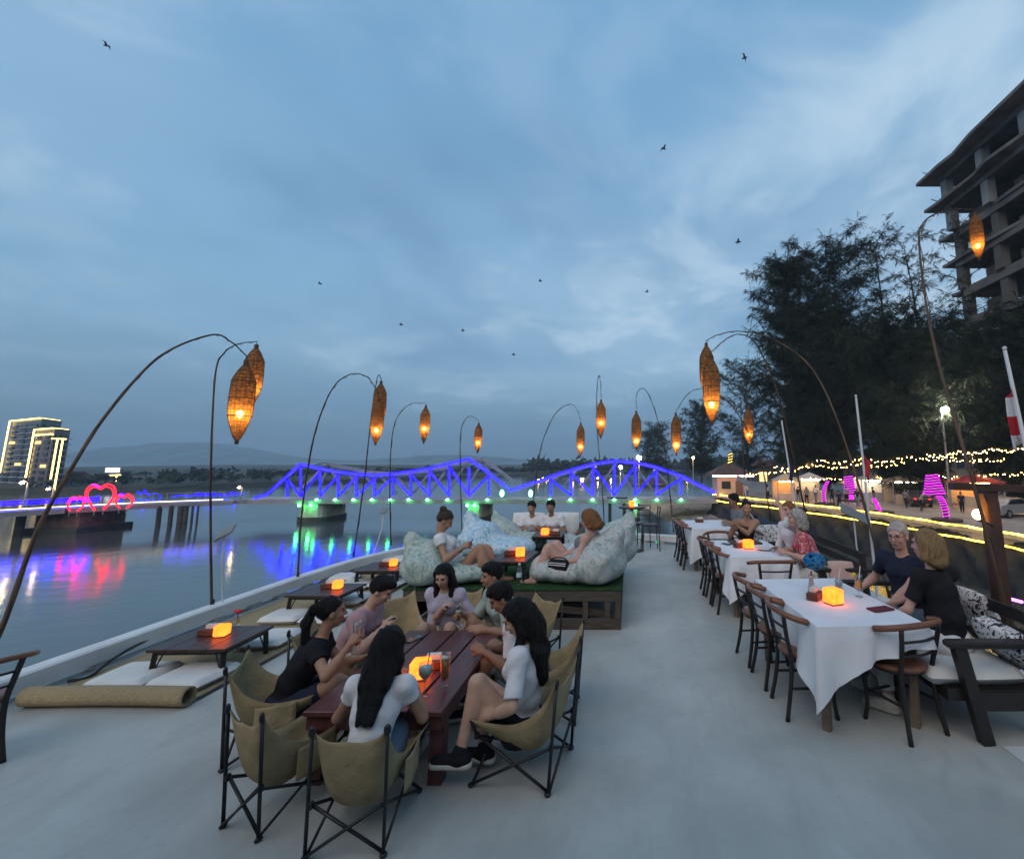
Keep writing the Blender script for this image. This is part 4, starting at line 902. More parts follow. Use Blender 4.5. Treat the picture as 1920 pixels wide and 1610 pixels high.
def palm_print(name, a, b, c):
    m = bpy.data.materials.new(name); m.use_nodes = True; n = m.node_tree; s = n.nodes['Principled BSDF']; s.inputs['Roughness'].default_value = .8
    t = n.nodes.new('ShaderNodeTexCoord'); mp = n.nodes.new('ShaderNodeMapping'); mp.inputs['Scale'].default_value = (1, 1, .7); mp.inputs['Rotation'].default_value = (.5, .4, .3); n.links.new(t.outputs['Object'], mp.inputs[0])
    z = n.nodes.new('ShaderNodeTexNoise'); z.inputs['Scale'].default_value = 16; z.inputs['Detail'].default_value = 6; z.inputs['Distortion'].default_value = 1.6; n.links.new(mp.outputs[0], z.inputs['Vector'])
    w = n.nodes.new('ShaderNodeTexWave'); w.inputs['Scale'].default_value = 5; w.inputs['Distortion'].default_value = 14; w.inputs['Detail'].default_value = 3; w.inputs['Detail Scale'].default_value = 1.5; n.links.new(mp.outputs[0], w.inputs['Vector'])
    r = n.nodes.new('ShaderNodeValToRGB'); n.links.new(z.outputs['Fac'], r.inputs[0]); e = r.color_ramp.elements; e[0].position = .38; e[1].position = .62; e[0].color = (*a, 1); e[1].color = (*c, 1); q = r.color_ramp.elements.new(.5); q.color = (*b, 1)
    x = n.nodes.new('ShaderNodeMix'); x.data_type = 'RGBA'; r2 = n.nodes.new('ShaderNodeMapRange'); r2.inputs[1].default_value = .55; r2.inputs[2].default_value = .8; r2.inputs[4].default_value = .6; n.links.new(w.outputs['Fac'], r2.inputs[0]); n.links.new(r2.outputs[0], x.inputs[0])
    n.links.new(r.outputs[0], x.inputs[6]); x.inputs[7].default_value = (*c, 1); n.links.new(x.outputs[2], s.inputs['Base Color'])
    u = n.nodes.new('ShaderNodeBump'); u.inputs['Strength'].default_value = .35; u.inputs['Distance'].default_value = .02; z2 = n.nodes.new('ShaderNodeTexNoise'); z2.inputs['Scale'].default_value = 9; z2.inputs['Detail'].default_value = 3; n.links.new(t.outputs['Object'], z2.inputs['Vector']); n.links.new(z2.outputs['Fac'], u.inputs['Height']); n.links.new(u.outputs[0], s.inputs['Normal'])
    return m
bbg = palm_print('bean_bag_green_print', (.19, .30, .26), (.32, .41, .36), (.46, .51, .46)); bbb = palm_print('bean_bag_blue_print', (.20, .38, .50), (.36, .52, .62), (.55, .66, .70)); bbp = palm_print('bean_bag_grey_print', (.21, .30, .28), (.36, .41, .40), (.48, .48, .45))
def bean_bag(label, loc, rz, m, s=1.0, tall=1.0, fl=1.0):   # seat lobe to the front (+y), back peak behind
    pr = [elli((0, .12, .13), (.40, .48 * fl, .15), k=.08), elli((0, .38 * fl, .11), (.36, .22, .125), k=.08), elli((0, -.22, .22), (.40, .30, .24), k=.1), cone((0, -.28, .3), (0, -.42, .62 * tall), .27, .10, k=.1), cone((0, -.42, .6 * tall), (.02, -.47, .76 * tall), .10, .02, k=.05), cone((-.26, -.3, .22), (-.34, -.4, .3), .16, .06, k=.1), cone((.26, -.3, .22), (.34, -.4, .3), .16, .06, k=.1)]
    pr = [(p[0], p[1] * s, p[2] * s, p[3] * s if p[0] == 'c' else p[3], p[4] * s if p[0] == 'c' else None, p[5] * s, [((np.array((0, 0, .004))), (0, 0, -1))]) for p in pr]
    me = softmesh('bean_bag', pr, .024, m, .007, 17.0); o = obj('bean_bag', me, None, loc, (0, 0, R(rz))); return tag(o, label, 'bean bag', 'printed bean bags on the turf platform')
zt = PZ + .006
bean_bag('green palm-print bean bag holding the woman with the bun', (-2.30, 6.32, zt), -72, bbg, 1.0, .82)
bean_bag('grey-green palm-print bean bag holding the reading blonde woman', (-.62, 6.42, zt), 76, bbp, 1.1, .82)
bean_bag('light blue printed bean bag lying behind the seated woman', (-2.15, 8.0, zt), -95, bbb, 1.05, .85)
bean_bag('pale cream-green bean bag behind the light blue one', (-2.0, 8.75, zt), -100, bbg, .9, .9)
bean_bag('blue-grey printed bean bag behind the reading woman', (-.45, 7.45, zt), 80, bbp, 1.05, .85)
bean_bag('green printed bean bag at the far right of the platform', (-.42, 8.35, zt), 84, bbg, 1.0, .85)
bean_bag('pale blue bean bag behind the blonde woman on the left', (-.85, 7.2, zt), 120, bbb, .62, .9)
c1 = (-1.5, 6.55, zt); low_table('nearer low dark table on the turf platform', c1, .46, .72, .26, -2, 'a', 0)
cube_lamp('amber lamp on the nearer platform table', top_item(c1, 0, .08, -.05, .262), .11, 10); menu_box('brown menu box on the nearer platform table', top_item(c1, 0, -.07, .05, .262), .2)
c2 = (-1.38, 8.5, zt); low_table('farther low dark table on the turf platform', c2, .5, .6, .26, 2, 'b', 0)
cube_lamp('amber lamp on the farther platform table', top_item(c2, 0, -.04, -.15, .262), .11, -8); menu_box('brown menu box on the farther platform table', top_item(c2, 0, .12, -.12, .262), -.2)
wb = P(972, 1098, zt); w = thing('water_bottle', 'clear plastic water bottle standing on the turf edge', 'bottle', (wb.x, wb.y + .02, zt))
part('bottle', MB().lathe([(.03, 0), (.033, .01), (.033, .06), (.030, .075), (.033, .09), (.033, .16), (.026, .195), (.013, .225), (.013, .24)], 16), glassm, w, True); part('cap', MB().lathe([(.015, .238), (.015, .255), (.012, .257)], 12), mat('cap_white', (.7, .7, .7), .5), w); part('label_band', MB().lathe([(.0338, .10), (.0338, .145)], 16), mat('label_pale', (.5, .6, .62), .5), w)
# far lounge sofa with clothed table
wick = mat('wicker', (.14, .10, .065), .7, var=.4, vs=40, stretch=(1, 1, 3), bump=.8, bs=60)
sf = thing('wicker_sofa', 'wicker sofa with white cushions at the far bow', 'sofa', (-1.72, 9.98, 0))
part('base', MB().bbox((0, 0, .2), (1.5, .7, .36), .03), wick, sf); part('backrest', MB().bbox((0, .34, .52), (1.5, .12, .34), .04), wick, sf)
for s in (-1, 1): part('armrest', MB().bbox((s * .74, -.02, .48), (.12, .72, .28), .04), wick, sf)
for s in (-1, 1): part('seat_cushion', pillow_mb(.66, .6, .16), cushw, sf, True, (s * .34, -.03, .36)); part('back_cushion', pillow_mb(.68, .48, .2), cushw, sf, True, (s * .35, .28, .66), (R(78), 0, 0))

# ---------------------------------------------------------------- dining tables, cloths, chairs, benches
def dining_table(label, cl_label, cx, cy, rz, w=.84, d=1.36, h=.74, seed=1, drops=(.30, .34, .28, .40), tilt=.10):
    t = thing('dining_table', label, 'table', (cx, cy, 0), R(rz), 'dining tables along the right side'); lw = mat('table_leg_wood', (.17, .12, .08), .6, var=.2, vs=10)
    part('tabletop', MB().bbox((0, 0, h - .016), (w, d, .03), .005), lw, t)
    for sx in (-1, 1):
        for sy in (-1, 1): part('leg', MB().beam((sx * (w / 2 - .07), sy * (d / 2 - .09), h - .03), (sx * (w / 2 - .08), sy * (d / 2 - .10), 0), .055, .055), lw, t)
    # cloth: top sheet plus a hanging skirt with folds, longer at the corners
    per = []; nw, nd = 26, 40; X, Y = w / 2 + .004, d / 2 + .004
    for i in range(nw): per.append((-X + 2 * X * i / nw, -Y, 0, i / nw, 0))
    for i in range(nd): per.append((X, -Y + 2 * Y * i / nd, 1, i / nd, 0))
    for i in range(nw): per.append((X - 2 * X * i / nw, Y, 2, i / nw, 0))
    for i in range(nd): per.append((-X, Y - 2 * Y * i / nd, 3, i / nd, 0))
    n = len(per); v = []; f = []; rows = 9; rg_ = random.Random(seed); ph = [rg_.random() * 6 for _ in range(4)]; nor = ((0, -1), (1, 0), (0, 1), (-1, 0))
    for r in range(rows + 1):
        u = r / rows
        for (x, y, s, k, _) in per:
            cor = (2 * k - 1); c = abs(cor) ** 3; s2 = (s + (1 if cor > 0 else -1)) % 4
            drop = max(.05, drops[s] * (1 - c / 2) + drops[s2] * c / 2 + .13 * c + (tilt * (-(2 * k - 1)) if s == 0 else tilt * c if s == 3 and k > .5 else -tilt * c if s == 1 and k < .5 else 0))
            nx, ny = nor[s]; mx, my = nor[s2]; nx, ny = nx * (1 - c * .5) + mx * c * .5, ny * (1 - c * .5) + my * c * .5
            o = .012 + u * (.034 + .030 * math.sin(k * (9 if s % 2 else 6) * math.pi + ph[s] + u * .8) + .016 * math.sin(k * 29 + ph[s] * 2) + .006 * math.sin(k * 53 + u * 4)) + .05 * c * u
            rnd = min(1, u * 5); v.append((x + nx * o * rnd, y + ny * o * rnd, h + .006 - drop * u - (0 if r else 0)))
    for r in range(rows):
        for i in range(n): j = (i + 1) % n; f.append((r * n + j, r * n + i, (r + 1) * n + i, (r + 1) * n + j))
    mb = MB().add(v, f); mb.grid(lambda a, b: (-X + 2 * X * a, -Y + 2 * Y * b, h + .006 + .0016 * math.sin(a * 13 + b * 4) * math.sin(b * 9)), 12, 18)
    o = part('tablecloth', mb, linen, None, True, (cx, cy, 0), (0, 0, R(rz))); tag(o, cl_label, 'tablecloth', 'white tablecloths'); return t
dining_table('nearest dining table on the right under a white cloth', 'white cloth with a long hanging corner on the nearest dining table', 1.76, 4.50, 3.5, .84, 1.44, .74, 1, (.24, .14, .22, .30), .16)
dining_table('middle dining table on the right under a white cloth', 'white cloth draped over the middle dining table', 1.68, 7.02, 2.5, .84, 1.3, .74, 2, (.34, .16, .24, .32))
dining_table('farthest dining table on the right under a white cloth', 'white cloth draped over the farthest dining table', 1.52, 9.62, 3, .84, 1.3, .74, 3, (.4, .2, .24, .36))
dining_table('low table before the wicker sofa under a white cloth', 'white cloth on the table before the wicker sofa', -1.74, 9.36, 0, 1.0, .44, .6, 4, (.24, .2, .2, .2))
def make_chair():
    t = thing('dining_chair', 'x', 'chair', (0, 0, 0), 0, 'dark bentwood dining chairs')
    part('seat', MB().lathe([(.19, .43), (.205, .44), (.205, .462), (.17, .472), (.0001, .470)], 20), chairwood, t, True)
    part('seat_frame', MB().lathe([(.17, .405), (.185, .41), (.185, .432), (.17, .433)], 18), blackwood, t, True)
    for s in (-1, 1):
        part('front_leg', MB().tube(spline([(s * .15, .14, .42), (s * .165, .16, .3), (s * .16, .155, .12), (s * .175, .17, 0)], 4), [.021, .020, .019, .018, .017, .017, .016, .016, .016, .016, .016, .017, .018], 8), blackwood, t, True)
        part('rear_leg', MB().tube(spline([(s * .185, -.225, 0), (s * .165, -.185, .2), (s * .16, -.165, .42), (s * .175, -.20, .6), (s * .195, -.225, .755)], 4), .0175, 8), blackwood, t, True)
    part('top_rail', MB().tube(spline([(-.285, -.07, .735), (-.265, -.15, .755), (-.19, -.225, .775), (0, -.268, .785), (.19, -.225, .775), (.265, -.15, .755), (.285, -.07, .735)], 5), .0225, 10), chairwood, t, True)
    for z, y in ((.56, -.19), (.665, -.213)): part('back_rung', MB().tube(spline([(-.17, y, z), (0, y - .025, z), (.17, y, z)], 4), .010, 6), blackwood, t, True)
    part('stretcher', MB().tube([(-.16, .15, .2), (.16, .15, .2)], .010, 6).tube([(-.165, -.19, .22), (-.162, .155, .22)], .010, 6).tube([(.165, -.19, .22), (.162, .155, .22)], .010, 6), blackwood, t); return t
proto = make_chair(); first = True
def chair(label, x, y, rz):
    global first
    if first: o = proto; first = False; o.location = (x, y, 0); o.rotation_euler = (0, 0, R(rz)); o['label'] = label
    else: o = dup(proto, (x, y, 0), R(rz), label)
    return o
chair('bentwood chair turned askew at the near end of the nearest dining table', 2.04, 3.93, 22)
for i, (x, y, nm) in enumerate(((1.42, 4.17, 'nearest'), (1.385, 4.67, 'middle'), (1.35, 5.14, 'farthest'))): chair('%s of three bentwood chairs on the aisle side of the nearest dining table' % nm, x, y, -88 + i * 2)
chair('bentwood chair with its back to us at the near end of the middle dining table', 1.72, 6.14, 2)
for i, (x, y, nm) in enumerate(((1.36, 6.74, 'nearest'), (1.34, 7.18, 'middle'), (1.32, 7.62, 'farthest'))): chair('%s of three bentwood chairs on the aisle side of the middle dining table' % nm, x, y, -88 - i * 2)
chair('bentwood chair at the far end of the middle dining table', 1.5, 8.06, 178)
chair('bentwood chair under the woman with clasped hands', 1.95, 8.26, 180)
for i, (x, y, nm) in enumerate(((1.2, 9.3, 'nearest'), (1.18, 9.72, 'middle'), (1.16, 10.12, 'farthest'))): chair('%s of three bentwood chairs on the aisle side of the farthest dining table' % nm, x, y, -88)
chair('bentwood chair cut by the left edge of the picture', -4.38, 3.42, 62).scale = (.95, .95, .84)
fabp = mat('cushion_mono_print', (.62, .62, .62), .8, .2)
def mono_print():
    m = fabp; n = m.node_tree; b = n.nodes['Principled BSDF']; t = n.nodes.new('ShaderNodeTexCoord'); z = n.nodes.new('ShaderNodeTexNoise'); z.inputs['Scale'].default_value = 13; z.inputs['Detail'].default_value = 2.5; z.inputs['Distortion'].default_value = 2.4; n.links.new(t.outputs['Object'], z.inputs['Vector'])
    r = n.nodes.new('ShaderNodeValToRGB'); n.links.new(z.outputs['Fac'], r.inputs[0]); e = r.color_ramp.elements; e[0].position = .41; e[0].color = (.03, .025, .03, 1); e[1].position = .46; e[1].color = (.6, .6, .6, 1); q = e.new(.62); q.color = (.62, .60, .60, 1); q = e.new(.66); q.color = (.22, .12, .13, 1); n.links.new(r.outputs[0], b.inputs['Base Color'])
mono_print()
def bench(label, x0, x1, y0, y1, seed):
    t = thing('cushioned_bench', label, 'bench', (0, 0, 0), 0, 'black benches along the right rail'); bw = blackwood; xb = x1
    part('seat_frame', MB().box(((x0 + x1) / 2 + .04, (y0 + y1) / 2, .30), (x1 - x0 - .08, y1 - y0, .08)), bw, t)
    n = max(1, round((y1 - y0) / .9))
    for k in range(n):
        d = (y1 - y0) / n; part('seat_cushion', pillow_mb(x1 - x0 + .02, d - .01, .125, 16, .36, 12), cushw, t, True, ((x0 + x1) / 2 - .02, y0 + d * (k + .5), .335))
    for yy in (y0 - .035, y1 + .035):
        part('arm_leg', MB().beam((x0 + .16, yy, .64), (x0 + .30, yy, 0), .07, .085, Vector((1, 0, 0))), bw, t); part('arm_rest', MB().bbox(((x0 + x1) / 2 + .1, yy, .655), (x1 - x0 + .05, .09, .05), .012), bw, t); part('rear_leg', MB().beam((xb - .02, yy, .85), (xb + .04, yy, 0), .06, .06), bw, t)
        part('side_rail', MB().box(((x0 + x1) / 2 + .14, yy, .28), (x1 - x0 - .26, .05, .12)), bw, t)
    for z in (.52, .66, .80): part('back_slat', MB().box((xb + .02, (y0 + y1) / 2, z), (.025, y1 - y0 - .02, .09)), bw, t)
    return t
bench('black bench with thick white cushions by the nearest dining table', 2.20, 2.92, 3.72, 5.42, 1)
bench('black bench with white cushions by the middle dining table', 2.16, 2.84, 6.1, 7.95, 2)
bench('black bench with white cushions by the farthest dining table', 1.98, 2.6, 8.75, 10.2, 3)
def throw(label, p, rot, m, w=.42, h=.17):
    o = part('throw_cushion', pillow_mb(w, w, h, 14, .5), m, None, True, p, tuple(R(a) for a in rot)); return tag(o, label, 'cushion', 'throw cushions on the benches')
throw('black and white printed cushion behind the blonde woman', (2.90, 4.36, .62), (6, 66, 12), fabp, .46)
throw('black and white printed cushion lying at the near end of the bench', (2.86, 3.92, .48), (14, 38, 25), fabp, .46, .2)
pinkc = mat('cushion_pink', (.50, .33, .28), .85, var=.05, vs=9)
throw('plain pink cushion at the end of the middle bench', (2.56, 6.13, .56), (72, 4, 12), pinkc, .36, .14)
throw('left one of two monochrome cushions behind the woman with clasped hands', (2.18, 8.62, .66), (80, 0, 10), fabp, .4)
throw('right one of two monochrome cushions behind the woman with clasped hands', (2.48, 8.62, .66), (80, 0, -6), fabp, .4)
# table settings, right side
ZT1 = .7505
cube_lamp('amber lamp on the nearest white dining table', (1.745, 4.33, ZT1), .125, 20); menu_box('brown menu box behind the lamp on the nearest dining table', (1.64, 4.47, ZT1), .9)
cube_lamp('amber lamp on the middle white dining table', (1.66, 6.95, ZT1), .12, 12); menu_box('brown menu box behind the lamp on the middle dining table', (1.56, 7.05, ZT1), .4)
menu_box('small white-topped holder on the farthest dining table', (1.4, 9.9, ZT1), 0)
bl = thing('flower_vase', 'slim vase with a fluffy blue flower on the nearest dining table', 'vase', (1.67, 4.62, ZT1)); vg = mat('vase_glass', (.6, .62, .65), .1, .5, trans=.5)
part('vase', MB().lathe([(.03, 0), (.036, .03), (.024, .10), (.018, .14), (.026, .165)], 16), vg, bl, True); part('stem', MB().tube([(0, 0, .05), (.004, 0, .2)], .008, 6), mat('stem_red', (.28, .05, .04), .6), bl)
mb = MB(); rg = random.Random(2)
for i in range(190):
    d = Vector((rg.gauss(0, 1), rg.gauss(0, 1), rg.gauss(0, .8))).normalized(); mb.ell(Vector((.04, 0, .29)) + Vector((d.x * .085, d.y * .085, d.z * .065)), (.019, .019, .015), 6, 4)
part('flower', mb, mat('flower_blue', (.02, .17, .36), .8, var=.3, vs=30), bl, True)
def tumbler(label, p, fill, hh=.09, r=.037, straw=False, tall=False, fillc=None):
    t = thing('drinking_glass', label, 'glass', p, 0, 'drinking glasses on the tables')
    part('glass', MB().lathe([(r * .8, 0), (r * .85, .006), (r, hh), (r * .93, hh), (r * .78, .012), (.0001, .012)], 18), glassm, t, True)
    if fillc: part('drink', MB().lathe([(r * .765, .0135), (r * .80 + (r * .1) * fill, hh * fill), (.0001, hh * fill)], 18), fillc, t, True)
    if straw: part('straw', MB().tube([(-.01, 0, .02), (.03, .01, hh + .09)], .004, 6), mat('straw_white', (.7, .7, .68), .5), t)
    return t
beer = mat('beer', (.42, .15, .02), .15, .5); foam = mat('beer_foam', (.8, .74, .6), .7); juice = mat('orange_juice', (.75, .36, .04), .3, .4); milky = mat('frozen_cocktail', (.62, .66, .62), .5); water_in = mat('iced_water', (.45, .5, .52), .15, .5)
tumbler('short tumbler of water with a straw on the nearest dining table', (2.02, 4.86, ZT1), .7, .085, .038, True, fillc=water_in)
o = thing('cocktail_glass', 'tall footed glass of orange juice with a straw', 'glass', (2.07, 4.55, ZT1)); part('glass', MB().lathe([(.035, 0), (.034, .004), (.006, .01), (.006, .035), (.03, .06), (.034, .10), (.026, .15), (.034, .185), (.031, .185), (.023, .15), (.031, .10), (.026, .062), (.0001, .045)], 18), glassm, o, True); part('drink', MB().lathe([(.0001, .047), (.0245, .063), (.0295, .10), (.025, .13), (.0001, .13)], 18), juice, o, True); part('straw', MB().tube([(0, 0, .07), (.03, .01, .26)], .004, 6), mat('straw_white', (.7, .7, .68), .5), o)
part('garnish', MB().ell((-.035, 0, .185), (.022, .008, .022), 10, 6), mat('garnish', (.6, .5, .05), .5), o)
def slab(name, label, cat, p, size, rz, m): o = part(name, MB().bbox((0, 0, size[2] / 2), size, .003), m, None, False, p, (0, 0, R(rz))); return tag(o, label, cat)
slab('menu_card', 'dark red menu card on the nearest dining table', 'menu', (2.06, 4.16, ZT1), (.20, .10, .012), 18, mat('menu_red', (.13, .015, .03), .4))
slab('serving_tray', 'dark serving tray at the far end of the middle dining table', 'tray', (1.72, 7.42, ZT1), (.46, .26, .02), 2, darkwood)
pl = MB().lathe([(.05, 0), (.06, .004), (.11, .016), (.108, .019), (.055, .008), (.0001, .008)], 24); tag(part('plate', pl, mat('plate_white', (.75, .75, .75), .2), None, True, (1.86, 6.86, ZT1)), 'white plate on the middle dining table', 'plate')
tumbler('empty tumbler near the pink-topped woman', (2.0, 6.62, ZT1), .1, .09, .035)
slab('tablet_phone', 'dark phone on the near left of the middle dining table', 'phone', (1.42, 7.3, ZT1), (.075, .15, .01), 30, mat('phone_black', (.015, .015, .018), .2))
# high bar table and stools at the bow
hb = thing('bar_table', 'tall round black bar table at the bow', 'table', (.06, 11.0, 0)); part('top', MB().lathe([(.3, 0), (.3, .03), (.28, .034)], 24, (0, 0, .92)), blackwood, hb); part('column', MB().tube([(0, 0, .03), (0, 0, .92)], .035, 10), blackwood, hb); part('foot', MB().lathe([(.24, 0), (.24, .02), (.05, .04)], 20), blackwood, hb)
cube_lamp('amber lamp on the tall bar table', (.06, 10.95, .955), .12, 8)
def stool(label, x, y, rz):
    t = thing('bar_chair', label, 'bar chair', (x, y, 0), R(rz), 'tall black bar chairs'); part('seat', MB().bbox((0, 0, .55), (.36, .36, .03), .008), blackwood, t)
    for sx in (-1, 1):
        part('rear_leg', MB().tube([(sx * .17, -.2, 0), (sx * .16, -.17, .55), (sx * .16, -.22, .95)], .012, 6), blackwood, t); part('front_leg', MB().tube([(sx * .17, .18, 0), (sx * .15, .15, .55)], .012, 6), blackwood, t)
    for z in (.72, .83, .94): part('back_rung', MB().tube([(-.16, -.2, z), (.16, -.2, z)], .012, 6), blackwood, t)
    part('footrest', MB().tube([(-.16, .17, .22), (.16, .17, .22)], .01, 6), blackwood, t)
stool('tall black bar chair right of the bar table', .46, 11.1, 96); stool('tall black bar chair behind the bar table', .24, 11.35, 150)

# ---------------------------------------------------------------- red plank table
RT = thing('plank_table', 'low dark red plank table with slatted gaps and trestle legs', 'table', (-1.56, 3.88, 0)); RW, RD, RH = .86, 1.42, .45
for k in range(4): part('plank', MB().bbox((-RW / 2 + RW * (k + .5) / 4, 0, RH - .016), (RW / 4 - .016, RD, .032), .005), redwood, RT)
for y in (-1, 1):
    part('end_board', MB().box((0, y * (RD / 2 - .05), RH - .075), (RW * .96, .04, .085)), redwood, RT)
    for x in (-1, 1): part('leg', MB().box((x * (RW / 2 - .06), y * (RD / 2 - .12), (RH - .034) / 2), (.085, .085, RH - .034)), redwood, RT)
for x in (-1, 1): part('side_board', MB().box((x * (RW / 2 - .035), 0, RH - .075), (.03, RD - .15, .08)), redwood, RT)
zr = RH + .001
cube_lamp('amber lamp in the middle of the red plank table', (-1.47, 3.63, zr), .12, 8); menu_box('brown menu box behind the lamp on the red table', (-1.46, 3.79, zr), .15)
bwl = mat('bowl_clay', (.28, .17, .12), .5); food = mat('nuts', (.35, .2, .1), .7, bump=1, bs=60)
for i, (x, y, lab) in enumerate(((-1.61, 3.5, 'small clay bowl of nuts left of the red table lamp'), (-1.63, 3.66, 'small clay bowl half hidden by the red table lamp'))):
    t = thing('snack_bowl', lab, 'bowl', (x, y, zr)); part('bowl', MB().lathe([(.025, 0), (.045, .018), (.055, .035), (.051, .035), (.04, .02), (.0001, .012)], 18), bwl, t, True); part('nuts', MB().ell((0, 0, .024), (.038, .038, .014), 10, 6), food, t, True)
def beer_glass(label, p, fill=.8, hh=.20, r=.032, tilt=(0, 0, 0)):
    t = thing('beer_glass', label, 'beer glass', p, 0, 'tall beer glasses'); t.rotation_euler = tilt
    part('glass', MB().lathe([(r * .82, 0), (r * .85, .01), (r * .72, .02), (r * .78, .05), (r, hh * .8), (r * .97, hh), (r * .9, hh), (r * .92, hh * .8), (r * .70, .05), (.0001, .028)], 18), glassm, t, True)
    part('beer', MB().lathe([(.0001, .03), (r * .685, .052), (r * (.70 + .2 * fill), hh * fill), (.0001, hh * fill)], 18), beer, t, True)
    if fill > .5: part('foam', MB().lathe([(r * (.69 + .2 * fill), hh * fill + .001), (r * (.70 + .21 * fill), hh * fill + .012), (.0001, hh * fill + .014)], 18), foam, t, True)
    return t
beer_glass('full tall beer glass near the right edge of the red table', (-1.25, 3.5, zr), .82, .21); beer_glass('beer glass left of the lamp on the red table', (-1.80, 3.93, zr), .66, .21)
wg = thing('wine_glass', 'stemmed glass of frozen white cocktail with a black straw', 'wine glass', (-1.325, 3.36, zr)); part('glass', MB().lathe([(.04, 0), (.038, .003), (.005, .008), (.0045, .09), (.02, .105), (.042, .135), (.046, .17), (.040, .20), (.038, .20), (.044, .17), (.040, .137), (.018, .108), (.0001, .100)], 20), glassm, wg, True)
part('cocktail', MB().lathe([(.0001, .102), (.0175, .109), (.039, .138), (.0435, .168), (.035, .182), (.0001, .186)], 20), milky, wg, True); part('straw', MB().tube([(0, .01, .12), (.02, .0, .27)], .0035, 6), mat('straw_black', (.03, .03, .03), .5), wg)
slab('mobile_phone', 'phone lying face up at the far left of the red table', 'phone', (-1.84, 4.36, zr), (.075, .15, .009), -25, mat('phone_screen', (.05, .06, .07), .1))

# ---------------------------------------------------------------- folding camp chairs
canvas = mat('khaki_canvas', (.34, .265, .15), .85, .2, var=.14, vs=7, bump=.35, bs=45); tubeb = mat('black_tube', (.015, .015, .017), .4, .5)
def make_camp():
    t = thing('camp_chair', 'x', 'chair', (0, 0, 0), 0, 'khaki folding camp chairs')
    cl = spline([(0, .25, .36), (0, .13, .27), (0, -.08, .185), (0, -.22, .28), (0, -.29, .49), (0, -.31, .655)], 6); ed = spline([(.30, .27, .47), (.27, .15, .44), (.255, -.02, .44), (.25, -.16, .51), (.245, -.25, .62), (.245, -.315, .74)], 6); m = len(cl) - 1
    def fn(u, v_):
        x = 2 * u - 1; a = abs(x) ** 3.4; i = min(int(v_ * m), m - 1); k = v_ * m - i; c = cl[i].lerp(cl[i + 1], k); e = ed[i].lerp(ed[i + 1], k); p = c.lerp(e, a); sx = (abs(x) ** .85) * e.x * (1 if x >= 0 else -1)
        w = .006 * math.sin(x * 7 + v_ * 9) * math.sin(v_ * 14 + x * 3) * (1 - abs(x) ** 6); return (sx, p.y - w * .5, p.z + w)
    part('sling', MB().grid(fn, 22, 30), canvas, t, True, solid=.005)
    part('side_pocket', MB().grid(lambda u, v_: (.285 + .012 * math.sin(u * 5), -.10 + .26 * u, .43 - .20 * v_), 8, 8), canvas, t, True, solid=.004)
    F = {(sx, sy): Vector((sx * .25, sy * .27, .0)) for sx in (-1, 1) for sy in (-1, 1)}; J = {k: Vector((k[0] * .235, k[1] * .25 - (.03 if k[1] < 0 else 0), .30 if k[1] < 0 else .33)) for k in F}
    for sx in (-1, 1):
        part('rear_post', MB().tube([F[sx, -1], Vector((sx * .245, -.315, .745))], .0115, 8), tubeb, t, True); part('front_strut', MB().tube([J[sx, 1], Vector((sx * .298, .268, .465))], .0105, 8), tubeb, t, True)
        part('corner_patch', MB().ell((sx * .245, -.318, .725), (.026, .014, .035), 10, 6), tubeb, t, True)
        for a, b in (((sx, 1), (sx, -1)), ((sx, -1), (sx, 1))): part('cross_bar', MB().tube([F[a] + Vector((sx * (.008 if a[1] > 0 else -.008), 0, .02)), J[b] + Vector((sx * (.008 if a[1] > 0 else -.008), 0, 0))], .0105, 8), tubeb, t, True)
        for sy in (-1, 1): part('foot', MB().ell(F[sx, sy] + Vector((0, 0, .014)), (.024, .024, .015), 10, 6), tubeb, t, True); part('joint', MB().bbox(J[sx, sy], (.03, .03, .045), .006), tubeb, t)
    for sy in (-1, 1):
        for a, b in (((-1, sy), (1, sy)), ((1, sy), (-1, sy))): part('cross_bar', MB().tube([F[a] + Vector((0, a[0] * .008, .02)), J[b] + Vector((0, a[0] * .008, 0))], .0105, 8), tubeb, t, True)
    t.scale = (.95, .95, .82); return t
cproto = make_camp(); cfirst = True
def camp(label, x, y, rz):
    global cfirst
    if cfirst: o = cproto; cfirst = False; o.location = (x, y, 0); o.rotation_euler = (0, 0, R(rz)); o['label'] = label
    else: o = dup(cproto, (x, y, 0), R(rz), label)
    o.scale = (.84, .88, .83); return o
camp('empty khaki camp chair nearest us, left of the long-haired woman', -1.97, 3.10, -20).scale = (.56, .95, .84)
camp('khaki camp chair under the long-haired woman with her back to us', -1.43, 2.94, 3).scale = (.76, .88, .83)
camp('khaki camp chair under the woman in black with the ponytail', -2.45, 3.66, -68)
camp('khaki camp chair under the man in the pink shirt', -2.46, 4.30, -80)
camp('empty khaki camp chair at the far left corner of the red table', -2.22, 5.0, -140).scale = (.75, .95, .84)
camp('khaki camp chair under the woman in the lilac blouse', -1.8, 5.2, 178)
camp('khaki camp chair under the man in the pale green shirt', -1.0, 4.95, 140)
camp('khaki camp chair under the man in the white shirt', -.66, 4.12, 92)
camp('khaki camp chair under the woman in white with black shorts', -.68, 3.43, 80).scale = (.95, .9, .84)

